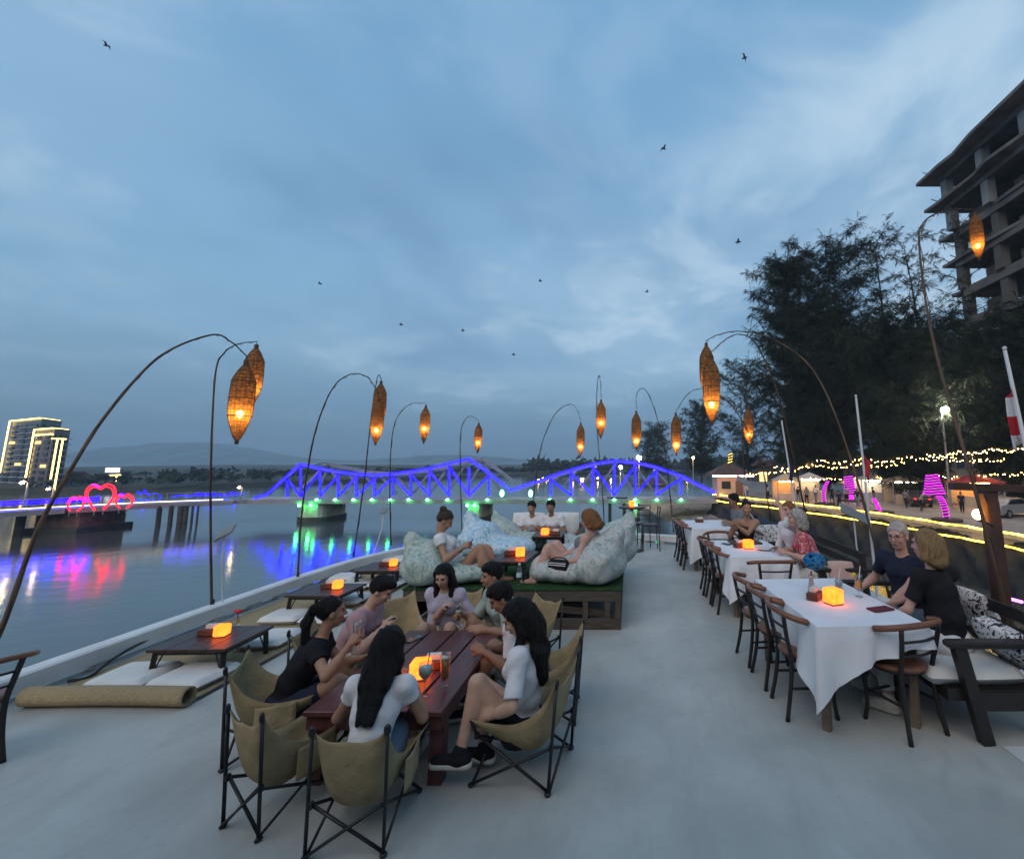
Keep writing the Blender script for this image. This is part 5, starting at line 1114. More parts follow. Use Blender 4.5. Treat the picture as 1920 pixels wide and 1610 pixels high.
# ---------------------------------------------------------------- bamboo lamp poles with fish-trap lanterns
bamb = mat('bamboo_pole', (.11, .07, .045), .65, .3, var=.3, vs=5, stretch=(1, 1, .25), bump=.2, bs=20)
def weave_mat():
    m = bpy.data.materials.new('woven_bamboo'); m.use_nodes = True; n = m.node_tree; n.nodes.clear(); o = n.nodes.new('ShaderNodeOutputMaterial')
    t = n.nodes.new('ShaderNodeTexCoord'); z = n.nodes.new('ShaderNodeTexNoise'); z.inputs['Scale'].default_value = 26; z.inputs['Detail'].default_value = 3; mp = n.nodes.new('ShaderNodeMapping'); mp.inputs['Scale'].default_value = (1, 1, 2.2); n.links.new(t.outputs['Object'], mp.inputs[0]); n.links.new(mp.outputs[0], z.inputs['Vector'])
    r = n.nodes.new('ShaderNodeValToRGB'); n.links.new(z.outputs['Fac'], r.inputs[0]); r.color_ramp.elements[0].position = .35; r.color_ramp.elements[1].position = .65; r.color_ramp.elements[0].color = (.20, .10, .04, 1); r.color_ramp.elements[1].color = (.48, .28, .11, 1)
    d = n.nodes.new('ShaderNodeBsdfDiffuse'); l = n.nodes.new('ShaderNodeBsdfTranslucent'); n.links.new(r.outputs[0], d.inputs[0]); n.links.new(r.outputs[0], l.inputs[0]); x = n.nodes.new('ShaderNodeMixShader'); x.inputs[0].default_value = .55; n.links.new(d.outputs[0], x.inputs[1]); n.links.new(l.outputs[0], x.inputs[2])
    tr = n.nodes.new('ShaderNodeBsdfTransparent'); y = n.nodes.new('ShaderNodeMixShader'); y.inputs[0].default_value = .10; n.links.new(x.outputs[0], y.inputs[1]); n.links.new(tr.outputs[0], y.inputs[2]); n.links.new(y.outputs[0], o.inputs[0]); return m
WEAVE = weave_mat(); BULB = emis('amber_bulb', (1, .50, .12), 85.0); ribm = mat('split_bamboo', (.10, .055, .03), .7)
LPROF = [(.022, 0), (.022, -.045), (.03, -.06), (.062, -.115), (.098, -.20), (.108, -.24), (.112, -.34), (.114, -.45), (.112, -.56), (.104, -.63), (.088, -.70), (.062, -.79), (.034, -.87), (.014, -.905), (.016, -.94)]
def rad_at(z):
    for (r0, z0), (r1, z1) in zip(LPROF[:-1], LPROF[1:]):
        if z0 >= z >= z1: return r0 + (r1 - r0) * (z0 - z) / max(z0 - z1, 1e-6)
    return LPROF[-1][0]
def make_lantern():
    t = thing('fish_trap_lantern', 'x', 'lantern', (0, 0, 0), 0, 'woven fish-trap lanterns')
    mb = MB(); n = 22; v = []; f = []
    for r, z in LPROF:
        for k in range(n): a = 2 * math.pi * k / n; v.append((r * math.cos(a), r * math.sin(a), z))
    for i in range(len(LPROF) - 1):
        for k in range(n): l = (k + 1) % n; f.append((i * n + k, i * n + n + k, i * n + n + l, i * n + l))
    part('shade', mb.add(v, f), WEAVE, t, True)
    mb = MB()
    for k in range(18):
        a = 2 * math.pi * k / 18; mb.tube([((r + .002) * math.cos(a), (r + .002) * math.sin(a), z) for r, z in LPROF[2:]], .0022, 4, False)
    part('ribs', mb, ribm, t)['kind'] = 'stuff'
    for z in (-.06, -.115, -.16, -.20, -.24, -.30, -.36, -.43, -.50, -.56, -.63, -.70, -.76, -.82, -.87):
        r = rad_at(z) + .003; b = z in (-.24, -.43, -.63); part('hoop', MB().tube([(r * math.cos(a * math.pi / 12), r * math.sin(a * math.pi / 12), z) for a in range(25)], .0065 if b else .0032, 5, False), ribm, t)
    part('neck', MB().lathe([(.026, -.05), (.026, .0), (.02, .012)], 12), ribm, t); part('tail', MB().lathe([(.011, -.945), (.013, -.90), (.02, -.885)], 10), ribm, t)
    part('bulb', MB().ell((0, 0, -.50), (.034, .034, .042), 12, 8), BULB, t, True); part('lamp_cord', MB().tube([(0, 0, .06), (0, 0, -.46)], .004, 5), tubeb, t); return t
lproto = make_lantern(); lfirst = True
def lantern(label, p, s=1.0):
    global lfirst
    if lfirst: o = lproto; lfirst = False; o.location = p; o['label'] = label
    else: o = dup(lproto, p, random.random() * 6, label)
    o.scale = (s, s, s * random.uniform(.96, 1.05)); dz = random.uniform(-.14, .07)
    for c in o.children:
        if c.name.startswith('bulb'): c.location.z += dz
    return o
def lamp_pole(label, llabel, base, pts, r0, ls, hook=.04):
    t = thing('lamp_pole', label, 'lamp pole', (0, 0, 0), 0, 'curved bamboo lamp poles'); r0 *= .58; w = [Vector(base)] + [Q(*p) for p in pts]; s = spline(w, 7); n = len(s)
    rad = [r0 * (1 - .72 * i / (n - 1)) * (1.10 if i % 5 == 0 else 1) for i in range(n)]
    part('pole', MB().tube(s, rad, 8), bamb, t, True); part('foot_lashing', MB().tube([s[0] + Vector((0, 0, .0)), s[0] + Vector((0, 0, .09))], r0 * 1.5, 8), tubeb, t)
    part('cable', MB().tube([p + Vector((.01 + .012 * math.sin(i * 1.3), -.012, -.02 * (i % 4 == 2))) for i, p in enumerate(s[2:])], .0045, 4), tubeb, t)
    e = s[-1]; part('hook', MB().tube([e, e - Vector((0, 0, hook + .02))], .004, 4), tubeb, t); lantern(llabel, e - Vector((0, 0, hook + .012 * ls)), ls); return t
RL = .17
lamp_pole('thick bamboo lamp pole leaning in from the left edge', 'nearest left lantern, lower one of the overlapping pair', (-5.12, 4.0, RL), [(0, 1185, 4.05), (68, 1000, 4.15), (130, 885, 4.25), (205, 770, 4.5), (300, 668, 4.8), (395, 628, 5.05), (432, 640, 5.15), (463, 668, 5.2)], .034, .98)
lamp_pole('bamboo lamp pole right above the nearest low table', 'upper lantern of the overlapping left pair', P(397, 1138, RL), [(395, 1000, 6.15), (396, 850, 6.0), (404, 700, 6.1), (420, 662, 6.12), (446, 645, 6.15), (482, 640, 6.2)], .026, .96)
lamp_pole('bamboo lamp pole arching right, third from the left', 'lower amber lantern below the thin straight pole tip', P(558, 1085, RL), [(565, 970, 7.5), (582, 850, 7.2), (602, 775, 7.1), (628, 722, 7.0), (660, 701, 7.0), (690, 708, 7.0), (711, 742, 7.0)], .024, .74)
lamp_pole('slanting bamboo lamp pole bent sharply at its tip', 'lantern half hidden behind the one below the sharp pole tip', P(663, 1043, RL), [(683, 900, 8.95), (695, 790, 8.8), (704, 725, 8.8), (710, 703, 8.8), (715, 712, 8.8)], .022, .98, .02)
lamp_pole('thin bamboo lamp pole with a flat bend, fifth from the left', 'lantern of the fifth pole from the left', P(733, 1022, RL), [(731, 900, 10.0), (735, 820, 10), (746, 780, 10.1), (770, 757, 10.2), (799, 756, 10.3)], .02, .87)
lamp_pole('thin bamboo lamp pole with a small crook, left of the bridge peak', 'smallest left lantern above the bridge peak', P(866, 1000, RL), [(863, 880, 11.6), (864, 810, 11.4), (874, 784, 11.5), (886, 781, 11.5), (898, 789, 11.6)], .02, .79)
lamp_pole('thin bamboo lamp pole arching wide behind the wicker sofa', 'reddish lantern right of the valley of the bridge', P(997, 988, RL), [(1004, 900, 12.1), (1016, 832, 12.1), (1040, 777, 12.1), (1066, 758, 12.1), (1080, 765, 12.1), (1089, 789, 12.1)], .02, .88)
lamp_pole('straight bamboo lamp pole with a hairpin tip at the bow', 'lantern right against the hairpin pole', P(1133, 986, RL), [(1128, 900, 12.2), (1119, 800, 12.2), (1119, 735, 12.2), (1122, 705, 12.2), (1125, 712, 12.2), (1127, 746, 12.2)], .02, 1.08)
lamp_pole('bamboo lamp pole hooking left, by the bar table', 'lantern hanging from the left-hooking pole by the bar table', P(1263, 998, RL), [(1252, 890, 11.6), (1243, 830, 11.4), (1230, 777, 11.3), (1215, 738, 11.2), (1203, 728, 11.2), (1193, 740, 11.2), (1193, 767, 11.2)], .02, .98)
lamp_pole('bamboo lamp pole arching far left over the farthest dining table', 'lantern left of the large near lanterns on the right', P(1448, 1015, RL), [(1434, 900, 10.3), (1412, 832, 10.3), (1378, 768, 10.4), (1340, 735, 10.5), (1310, 729, 10.5), (1288, 740, 10.5), (1267, 770, 10.5)], .022, .95)
lamp_pole('long bamboo lamp pole arching over the couple at the middle table', 'front lantern of the overlapping right pair', P(1530, 1058, RL), [(1495, 890, 8.0), (1470, 780, 7.6), (1445, 700, 7.4), (1415, 642, 7.3), (1390, 627, 7.2), (1365, 633, 7.1), (1332, 660, 6.9)], .026, 1.08, .03)
lamp_pole('longest bamboo lamp pole sweeping over the older couple', 'rear lantern of the overlapping right pair', P(1668, 1120, RL), [(1622, 955, 6.5), (1592, 850, 6.6), (1548, 735, 6.8), (1505, 672, 7.0), (1440, 632, 7.2), (1385, 621, 7.4), (1345, 628, 7.5), (1324, 639, 7.5)], .03, 1.0, .03)
lamp_pole('thin bamboo lamp pole nearly hidden by the dark trees', 'lantern in front of the dark trees by the kiosk', P(1397, 1008, RL), [(1395, 880, 10.9), (1390, 790, 11), (1388, 735, 11), (1393, 728, 11), (1400, 742, 11), (1402, 758, 11)], .018, .95)
lamp_pole('tall bamboo lamp pole by the wooden lamp post', 'highest lantern before the concrete tower', P(1908, 1250, RL), [(1868, 1070, 4.25), (1812, 860, 4.3), (1762, 690, 4.5), (1735, 560, 4.7), (1723, 450, 4.9), (1730, 420, 5.0), (1752, 402, 5.1), (1790, 393, 5.2), (1826, 394, 5.3)], .03, .62, .03)

# ---------------------------------------------------------------- wooden lamp post, flagpoles, floodlight plates
wp = thing('wooden_lamp_post', 'dark wooden post with a cross beam and a bright warm lamp', 'lamp post', (0, 0, 0)); b0 = Vector((3.26, 4.42, .0)); t0 = Q(1852, 918, 4.5)
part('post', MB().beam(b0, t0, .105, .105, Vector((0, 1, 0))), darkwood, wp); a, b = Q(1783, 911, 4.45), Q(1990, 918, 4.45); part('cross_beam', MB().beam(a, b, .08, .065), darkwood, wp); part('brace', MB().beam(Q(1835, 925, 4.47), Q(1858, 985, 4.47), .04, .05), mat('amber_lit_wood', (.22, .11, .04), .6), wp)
p = Q(1833, 964, 4.38); part('lamp_bracket', MB().tube([Q(1862, 985, 4.42), p + Vector((0, 0, -.05)), p], .01, 6), tubeb, wp); part('bulb', MB().ell(p, (.04, .04, .045), 12, 8), emis('post_bulb', (1, .55, .16), 34.0), wp, True)
p = Q(1898, 1123, 5.2); tag(part('neon_tube', MB().tube([Q(1878, 1118, 5.4), Q(1916, 1128, 5.0)], .014, 8), emis('neon_violet', (.55, .08, 1.0), 9.0)), 'short violet neon tube below the wooden lamp post', 'neon light')
wpole = mat('white_pole', (.6, .62, .63), .5)
def flag_mat(name, bands):
    m = bpy.data.materials.new(name); m.use_nodes = True; n = m.node_tree; b = n.nodes['Principled BSDF']; b.inputs['Roughness'].default_value = .8; t = n.nodes.new('ShaderNodeTexCoord'); s = n.nodes.new('ShaderNodeSeparateXYZ'); n.links.new(t.outputs['Generated'], s.inputs[0])
    r = n.nodes.new('ShaderNodeValToRGB'); r.color_ramp.interpolation = 'CONSTANT'; n.links.new(s.outputs['Z'], r.inputs[0])
    while len(r.color_ramp.elements) < len(bands): r.color_ramp.elements.new(.5)
    for e, (p_, c) in zip(r.color_ramp.elements, bands): e.position = p_; e.color = (*c, 1)
    n.links.new(r.outputs[0], b.inputs['Base Color']); return m
def flagpole(label, base, topp, fl, fm, w, h):
    t = thing('flagpole', label, 'flagpole', (0, 0, 0), 0, 'white flagpoles on the right rail'); a, b = Vector(base), topp; part('pole', MB().tube([a, b], [.02, .015], 8), wpole, t); part('finial', MB().ell(b + Vector((0, 0, .02)), (.018, .018, .018), 8, 6), wpole, t)
    p = a.lerp(b, fl); part('flag', MB().grid(lambda u, v_: (p.x + .02 + w * u * (1 - .35 * v_) + .02 * math.sin(u * 9 + v_ * 3), p.y + .035 * math.sin(u * 8 + v_ * 2), p.z - h * v_ - .12 * u), 10, 12), fm, t, True, solid=.004)
red = (.42, .02, .03); wh = (.6, .6, .62)
flagpole('white flagpole with a furled red flag by the longest bamboo pole', (3.26, 6.62, 0), Q(1605, 745, 6.6), .72, flag_mat('flag_red', [(0, red), (.6, red)]), .09, .26)
flagpole('white flagpole with a dark blue flag behind the middle table', (3.16, 9.0, 0), Q(1466, 792, 9.0), .74, flag_mat('flag_blue', [(0, (.01, .015, .05)), (.6, (.02, .02, .07))]), .08, .34)
flagpole('white flagpole with a red and white banded flag at the right edge', (3.27, 3.75, 0), Q(1884, 657, 4.1), .90, flag_mat('flag_red_white', [(0, wh), (.22, red), (.5, wh), (.78, red)]), -.07, .46)
plm = mat('floodlight_back', (.22, .23, .23), .5, .4, metal=.2)
def flood(label, px, py, Y, w, h, tilt, foot, yaw=0):
    c = Q(px, py, Y); t = thing('floodlight_plate', label, 'floodlight', c, 0, 'flat floodlights on stalks'); me = MB().bbox((0, 0, 0), (w, h, .025), .008); o = part('plate', me, plm, t, False, None, (R(38), R(tilt), R(yaw))); part('lens', MB().box((0, 0, -.016), (w * .85, h * .8, .006)), mat('lens_grey', (.4, .42, .42), .3), o)
    f_ = Vector(foot) - c; part('stalk', MB().tube([(0, 0, -.01), (f_.x * .1, f_.y * .1, f_.z * .4), tuple(f_)], .011, 6), wpole, t)
flood('grey floodlight plate outside the rail by the nearest low table', 422, 998, 6.3, .24, .17, -28, (-5.14, 6.4, .17))
flood('small floodlight plate on a thin stalk before the bridge pier', 720, 957, 9.6, .13, .15, 5, (-4.9, 9.55, .17))
flood('floodlight plate on a stalk before the cream kiosk', 1394, 902, 9.9, .30, .18, 28, (3.0, 9.9, .1))
flood('large tilted floodlight plate over the quay behind the older couple', 1600, 962, 6.9, .40, .2, 26, (3.27, 6.9, .1))
# small concrete frame standing in the river
cf = thing('river_frame', 'small dark concrete frame standing in the river before the sand bank', 'concrete frame', tuple(P(1157, 975, ZW)))
for x in (-1, 1): part('leg', MB().box((x * .9, 0, 1.1), (.4, .5, 2.6)), mat('wet_concrete', (.05, .05, .045), .6), cf)
part('top_beam', MB().box((0, 0, 2.6), (2.6, .7, .5)), mat('wet_concrete', (.05, .05, .045), .6), cf)
# ================================================================ PEOPLE
def skin(name, c): return mat('skin_' + name, c, .55, .35, var=.06, vs=14)
SK1 = skin('light', (.50, .31, .22)); SK2 = skin('tan', (.36, .20, .125)); SK3 = skin('brown', (.27, .145, .09)); SK4 = skin('rosy', (.52, .30, .235))
HBK = mat('hair_black', (.009, .008, .008), .5, .35, bump=1, bs=70, stretch=(3, 3, .25)); HBR = mat('hair_brown', (.035, .02, .013), .45, .5, bump=.6, bs=60, stretch=(4, 4, .5)); HBL = mat('hair_blonde', (.30, .19, .085), .5, .4, var=.3, vs=25, bump=.7, bs=60, stretch=(4, 4, .5)); HGR = mat('hair_grey', (.36, .34, .31), .6, .3, var=.2, vs=30, bump=.7, bs=60); HGI = mat('hair_ginger', (.22, .10, .035), .5, .4, var=.25, vs=25, bump=.7, bs=60, stretch=(4, 4, .5))
def cloth(name, c, v=.05): return mat('cloth_' + name, c, .85, .2, var=v, vs=12, bump=.3, bs=26)
CW = cloth('white', (.66, .66, .67)); CBK = cloth('black', (.014, .014, .017)); CPK = cloth('dusty_pink', (.42, .26, .27)); CLI = cloth('lilac', (.46, .42, .52)); CGN = cloth('sage', (.34, .42, .38)); CNV = cloth('navy', (.02, .025, .045)); CGY = cloth('grey', (.17, .18, .19)); CDN = cloth('denim', (.13, .18, .25)); CKH = cloth('khaki_shorts', (.26, .22, .16)); CBN = cloth('brown_top', (.05, .035, .03)); CCR = cloth('cream', (.55, .53, .47))
def red_print():
    m = cloth('red_print', (.50, .10, .12)); n = m.node_tree; b = n.nodes['Principled BSDF']; t = n.nodes.new('ShaderNodeTexCoord'); z = n.nodes.new('ShaderNodeTexNoise'); z.inputs['Scale'].default_value = 30; z.inputs['Detail'].default_value = 2; n.links.new(t.outputs['Object'], z.inputs['Vector']); r = n.nodes.new('ShaderNodeValToRGB'); n.links.new(z.outputs['Fac'], r.inputs[0]); r.color_ramp.elements[0].position = .5; r.color_ramp.elements[1].position = .6; r.color_ramp.elements[0].color = (.45, .07, .09, 1); r.color_ramp.elements[1].color = (.6, .35, .35, 1); n.links.new(r.outputs[0], b.inputs['Base Color']); return m
CRD = red_print()
EYE = mat('eye_dark', (.015, .012, .01), .2, .5); BRW = mat('eyebrow', (.02, .014, .01), .8); LIP = mat('lips', (.32, .12, .10), .5); LIP2 = mat('lips_dark', (.17, .06, .05), .5)
from mathutils.kdtree import KDTree
def strands(ho, m, n, ln, hc, s):   # loose locks lying on the hair, breaking its outline
    me = ho.data; nv = len(me.vertices); kd = KDTree(nv)
    for v in me.vertices: kd.insert(v.co, v.index)
    kd.balance(); rg_ = random.Random(nv); mb = MB()
    for _ in range(n):
        v = me.vertices[rg_.randrange(nv)]; p = v.co.copy(); nr = v.normal.copy(); L = rg_.uniform(*ln); st = 5; w = rg_.uniform(.0012, .0026); cent = Vector(hc)
        rad = (p - cent); d = Vector((rg_.gauss(0, .25), rg_.gauss(0, .25), -1)) if p.z < cent.z + .05 * s else Vector((rad.x + rg_.gauss(0, .02), rad.y - .02 + rg_.gauss(0, .02), -.03)); pts = []
        for k in range(st + 1):
            co, i, dist = kd.find(p); nr = me.vertices[i].normal; lift = .0025 + .004 * k / st * rg_.random()
            q = p - nr * ((p - co).dot(nr)) + nr * lift; pts.append((q, nr.copy()))
            d = (d - nr * d.dot(nr)); d = d.normalized() if d.length > 1e-5 else Vector((0, 0, -1)); d = (d + Vector((rg_.gauss(0, .12), rg_.gauss(0, .12), -.12))).normalized(); p = q + d * (L / st)
        vs = []
        for k, (q, nr) in enumerate(pts):
            tn = (pts[min(k + 1, st)][0] - pts[max(k - 1, 0)][0]); sd_ = tn.cross(nr); sd_ = sd_.normalized() if sd_.length > 1e-7 else Vector((1, 0, 0)); ww = w * (1 - .85 * k / st); vs += [q - sd_ * ww, q + sd_ * ww]
        mb.add(vs, [(2 * k, 2 * k + 1, 2 * k + 3, 2 * k + 2) for k in range(st)])
    part('loose_strands', mb, m, ho)['kind'] = 'stuff'
def nz(v): v = np.array(v, float); return v / (np.linalg.norm(v) + 1e-9)
def ik(a, t, l1, l2, pole):
    a, t = np.array(a, float), np.array(t, float); d = t - a; L = np.linalg.norm(d); L2 = min(max(L, abs(l1 - l2) + .01), (l1 + l2) * .995); d = d / (L + 1e-9); t = a + d * L2
    c = (l1 * l1 + L2 * L2 - l2 * l2) / (2 * L2); h = math.sqrt(max(l1 * l1 - c * c, 0)); p = np.array(pole, float); p = nz(p - d * (p @ d)); return a + d * c + p * h, t
def rotx(a): c, s = math.cos(a), math.sin(a); return np.array([[1, 0, 0], [0, c, -s], [0, s, c]])
def rotz(a): c, s = math.cos(a), math.sin(a); return np.array([[c, -s, 0], [s, c, 0], [0, 0, 1]])
def person(label, x, y, z0, yaw, hip, lean=5, head=(0, 0), lh=None, rh=None, lf=None, rf=None, s=1.0, fem=False, sk=SK2, top=CW, sleeve=.6, bottom=CDN, leg=.6, shoes=None, hair='short', hm=HBK, vox=.0085, lcurl=.35, rcurl=.35, twist=0, slump=.25, belly=0, elb=None, glasses=False, beard=False, tank=False, kneepole=None, sole=None, extra=None):
    yw = R(yaw); RZ = rotz(yw); o3 = np.array((x, y, z0))
    t = thing('person', label, 'person', (x, y, z0), yw)
    def loc(w):
        return None if w is None else RZ.T @ (np.array(w, float) - o3)
    ln = R(lean); tw = rotz(R(twist))
    u0 = rotx(-ln * .75) @ np.array((0, 0, 1.)); u1 = rotx(-ln - slump * .35) @ np.array((0, 0, 1.)); ux = tw @ np.array((1., 0, 0)); u1 = tw @ u1; f1 = np.cross(u1, ux); f0 = np.cross(u0, (1., 0, 0))
    pel = np.array((0, 0, hip)); wai = pel + u0 * .17 * s; che = wai + u1 * .17 * s; nb = che + u1 * .175 * s
    nk = nz(u1 + np.array((0, 0, .6))); hu0 = rotz(R(twist + head[0])) @ (rotx(-R(head[1])) @ np.array((0, 0, 1.))); hx = rotz(R(twist + head[0])) @ np.array((1., 0, 0)); hf = np.cross(hu0, hx); hc = nb + nk * .095 * s + hu0 * .105 * s + hf * .022 * s
    sw = (.155 if fem else .18) * s; g = .9 if fem else 1.0
    MU0 = np.stack([np.array((1., 0, 0)), f0, u0], 1); MU1 = np.stack([ux, f1, u1], 1); MH = np.stack([hx, hf, hu0], 1)
    def E(c, r, M, k=.03, **q): return elli(c, np.array(r) * s, M, k * s, **q)
    shR, shL = nb - u1 * .045 * s + ux * sw, nb - u1 * .045 * s - ux * sw
    torso = [(pel, (.16, .115, .105), MU0), (wai, (.128 * g + belly * .5, .098 + belly, .13), MU0), (che, (.152 * g, .108 + belly * .3, .165), MU1)]
    B = [E(c, r, M, .05) for c, r, M in torso]; B += [cone(shL, shR, .058 * s * g, .058 * s * g, .05)]
    for k in (-1, 1): B.append(E(pel + np.array((k * .08 * s, -.045 * s, -.02 * s)), (.09, .09, .085), MU0, .05))
    if fem: bust = [E(che + f1 * .085 * s + ux * k * .065 * s + u1 * .02 * s, (.058, .055, .06), MU1, .04) for k in (-1, 1)]
    else: bust = [E(che + f1 * .06 * s + ux * k * .06 * s + u1 * .05 * s, (.075, .055, .06), MU1, .05) for k in (-1, 1)]
    B += bust; B += [cone(nb - u1 * .02 * s, hc - hu0 * .06 * s - hf * .012 * s, .054 * s * g, .048 * s * g, .03)]
    def hp(a, b, c): return hc + (hx * a + hf * b + hu0 * c) * s
    B += [E(hp(0, -.012, .03), (.074, .093, .088), MH, .03), E(hp(0, .022, -.045), (.055, .064, .068), MH, .035), E(hp(0, .045, -.092), (.026, .024, .02), MH, .03), cone(hp(0, .083, .022), hp(0, .103, -.022), .009 * s, .015 * s, .014 * s)]
    for k in (-1, 1): B += [E(hp(k * .077, -.005, -.012), (.011, .022, .031), MH, .008), E(hp(k * .034, .066, -.022), (.024, .022, .022), MH, .02), E(hp(k * .03, .078, .036), (.024, .012, .009), MH, .012)]
    B.append(E(hp(0, .083, -.058), (.024, .012, .012), MH, .012))
    # arms
    hands = {}
    for nm, k, sh, tgt, cu in (('r', 1, shR, rh, rcurl), ('l', -1, shL, lh, lcurl)):
        tg = loc(tgt)
        if tg is None: tg = pel + np.array((k * .13 * s, .27 * s, .09 * s))
        pole = (k * .6, -.35, -.8) if not elb or elb.get(nm) is None else elb[nm]
        el, wr = ik(sh, tg, .275 * s, .24 * s, pole); B += [E(sh + ux * k * .005, (.058 * g, .058 * g, .066 * g), MU1, .04), cone(sh, el, .049 * s * g, .038 * s * g, .03), cone(el, wr, .039 * s * g, .026 * s * g, .02), cone(el + (wr - el) * .2, el + (wr - el) * .45, .041 * s * g, .036 * s * g, .03)]
        d = nz(wr - el); n_ = np.array((-k * .8, .15, -.5)); n_ = nz(n_ - d * (n_ @ d)); w_ = np.cross(n_, d) * k; hs = s * (.92 if fem else 1)
        Mh = np.stack([w_, n_, d], 1); B.append(elli(wr + d * .048 * hs, np.array((.040, .017, .055)) * hs, Mh, .012))
        for i in range(4):
            b = wr + d * (.088 + (.006 if i in (1, 2) else 0)) * hs + w_ * (i - 1.5) * .0205 * hs; L = (.072, .082, .078, .06)[3 - i if k > 0 else i] * hs; a1 = cu * .9; d1 = d * math.cos(a1) + n_ * math.sin(a1); m_ = b + d1 * L * .52; a2 = cu * 2.2; d2 = d * math.cos(a2) + n_ * math.sin(a2)
            B += [cone(b - d * .02 * hs, m_, .0092 * hs, .0085 * hs, .006), cone(m_, m_ + d2 * L * .5, .0085 * hs, .007 * hs, .004)]
        b = wr + d * .03 * hs - w_ * .028 * hs * -1 * 1; th = nz(d * .75 + w_ * .55 + n_ * (.35 + cu * .5)); B += [cone(b, b + th * .045 * hs, .013 * hs, .010 * hs, .01), cone(b + th * .045 * hs, b + nz(th + d * .5 + n_ * cu * .4) * .075 * hs, .010 * hs, .008 * hs, .004)]
        hands[nm] = (sh, el, wr, d, n_, w_)
    # legs
    legs = {}
    for nm, k, tgt in (('r', 1, rf), ('l', -1, lf)):
        hj = pel + np.array((k * .088 * s, .01, -.02 * s)); tg = loc(tgt)
        if tg is None: tg = np.array((k * .12 * s, .44 * s, .085 * s))
        kn, an = ik(hj, tg, .415 * s, .40 * s, kneepole or (k * .12, .5, 1)); fx = nz(np.array((k * .12, 1., 0))); fx = nz(np.array((kn - hj)[:2].tolist() + [0]) + fx * .5)
        B += [cone(hj, kn, .085 * s * (.97 if fem else 1), .056 * s, .05), cone(kn, an, .052 * s, .035 * s, .03), E(kn + (an - kn) * .3 - fx * .015 * s, (.05, .05, .11), np.stack([np.cross(nz(an - kn), fx), fx, nz(kn - an)], 1), .03), cone(an - fx * .03 * s - np.array((0, 0, .045 * s)), an + fx * .13 * s - np.array((0, 0, .052 * s)), .032 * s, .027 * s, .03)]
        legs[nm] = (hj, kn, an, fx)
    obj('body', softmesh('body', B, vox, sk), t)
    # shirt
    if top:
        cv = [(nb + u1 * .012 * s + f1 * .02 * s, nz(u1 * .9 + f1 * .42))] if not tank else [(nb - u1 * .075 * s, u1)]
        T = [E(c, np.array(r) + .014, M, .05, clip=cv) for c, r, M in torso[1:]] + [E(pel + u0 * .02, (.178 if fem else .175, .132, .085), MU0, .05)] + [(b[0], b[1], b[2] * 1.1, b[3], b[4], b[5], cv) for b in bust]
        if not tank: T += [cone(shL, shR, .067 * s * g, .067 * s * g, .05)] + [E(q_ + ux * k_ * .005, (.069 * g, .069 * g, .076 * g), MU1, .04) for q_, k_ in ((shR, 1), (shL, -1)) if sleeve > 0]
        for nm in ('r', 'l'):
            sh, el, wr = hands[nm][:3]
            if sleeve > 0:
                e = sh + (el - sh) * min(sleeve, 1); d = nz(el - sh); cl = [(e, d)] if sleeve <= 1 else []
                T.append(cone(sh, sh + (el - sh) * min(1, sleeve + .1), (.066 * s * g), (.060 if sleeve < 1 else .052) * s, .035, cl))
                if sleeve > 1: e = el + (wr - el) * (sleeve - 1); T.append(cone(el, e + nz(wr - el) * .03, .05 * s, .041 * s, .03, [(e, nz(wr - el))]))
        obj('shirt', softmesh('shirt', T, vox * 1.1, top, .0022, 34), t)
    if bottom:
        T = [E(pel, (.172, .127, .105), MU0, .05)] + [E(pel + np.array((k * .075 * s, -.045 * s, -.015 * s)), (.095, .096, .09), MU0, .05) for k in (-1, 1)]
        for nm in ('r', 'l'):
            hj, kn, an, fx = legs[nm]; e = hj + (kn - hj) * min(leg, 1)
            T.append(cone(hj, hj + (kn - hj) * min(1, leg + .12), .10 * s, max(.07, .088 - .022 * leg) * s, .04, [(e, nz(kn - hj))] if leg <= 1 else []))
            if leg > 1: e = kn + (an - kn) * (leg - 1); T.append(cone(kn, e + nz(an - kn) * .04, .066 * s, .056 * s, .03, [(e, nz(an - kn))]))
        obj('trousers' if leg > 1 else 'shorts', softmesh('bottom', T, vox * 1.1, bottom, .002, 30), t)
    if shoes:
        for nm in ('r', 'l'):
            hj, kn, an, fx = legs[nm]; zf = np.array((0, 0, an[2] - .085 * s)); a = an * np.array((1, 1, 0)); S_ = [cone(a + zf - fx * .035 * s + np.array((0, 0, .05 * s)), a + zf + fx * .15 * s + np.array((0, 0, .040 * s)), .042 * s, .036 * s, .03, [(zf + np.array((0, 0, .02)), (0, 0, -1))]), cone(an + np.array((0, 0, .02)) * s, an - np.array((0, 0, .03)) * s, .044 * s, .045 * s, .03)]
            so = obj('shoe', softmesh('shoe', S_, vox * .9, shoes), t); obj('sole', softmesh('sole', [cone(a + zf - fx * .04 * s + np.array((0, 0, .022)), a + zf + fx * .155 * s + np.array((0, 0, .022)), .045 * s, .041 * s, .02, [(zf + np.array((0, 0, .04 * s)), (0, 0, 1)), (zf + np.array((0, 0, .003)), (0, 0, -1))])], vox * .9, sole or CCR), so)
    # hair
    hl = hp(0, .078, .072); fc = [(hl, nz(hf * .72 - hu0 * .69))]; Hh = []
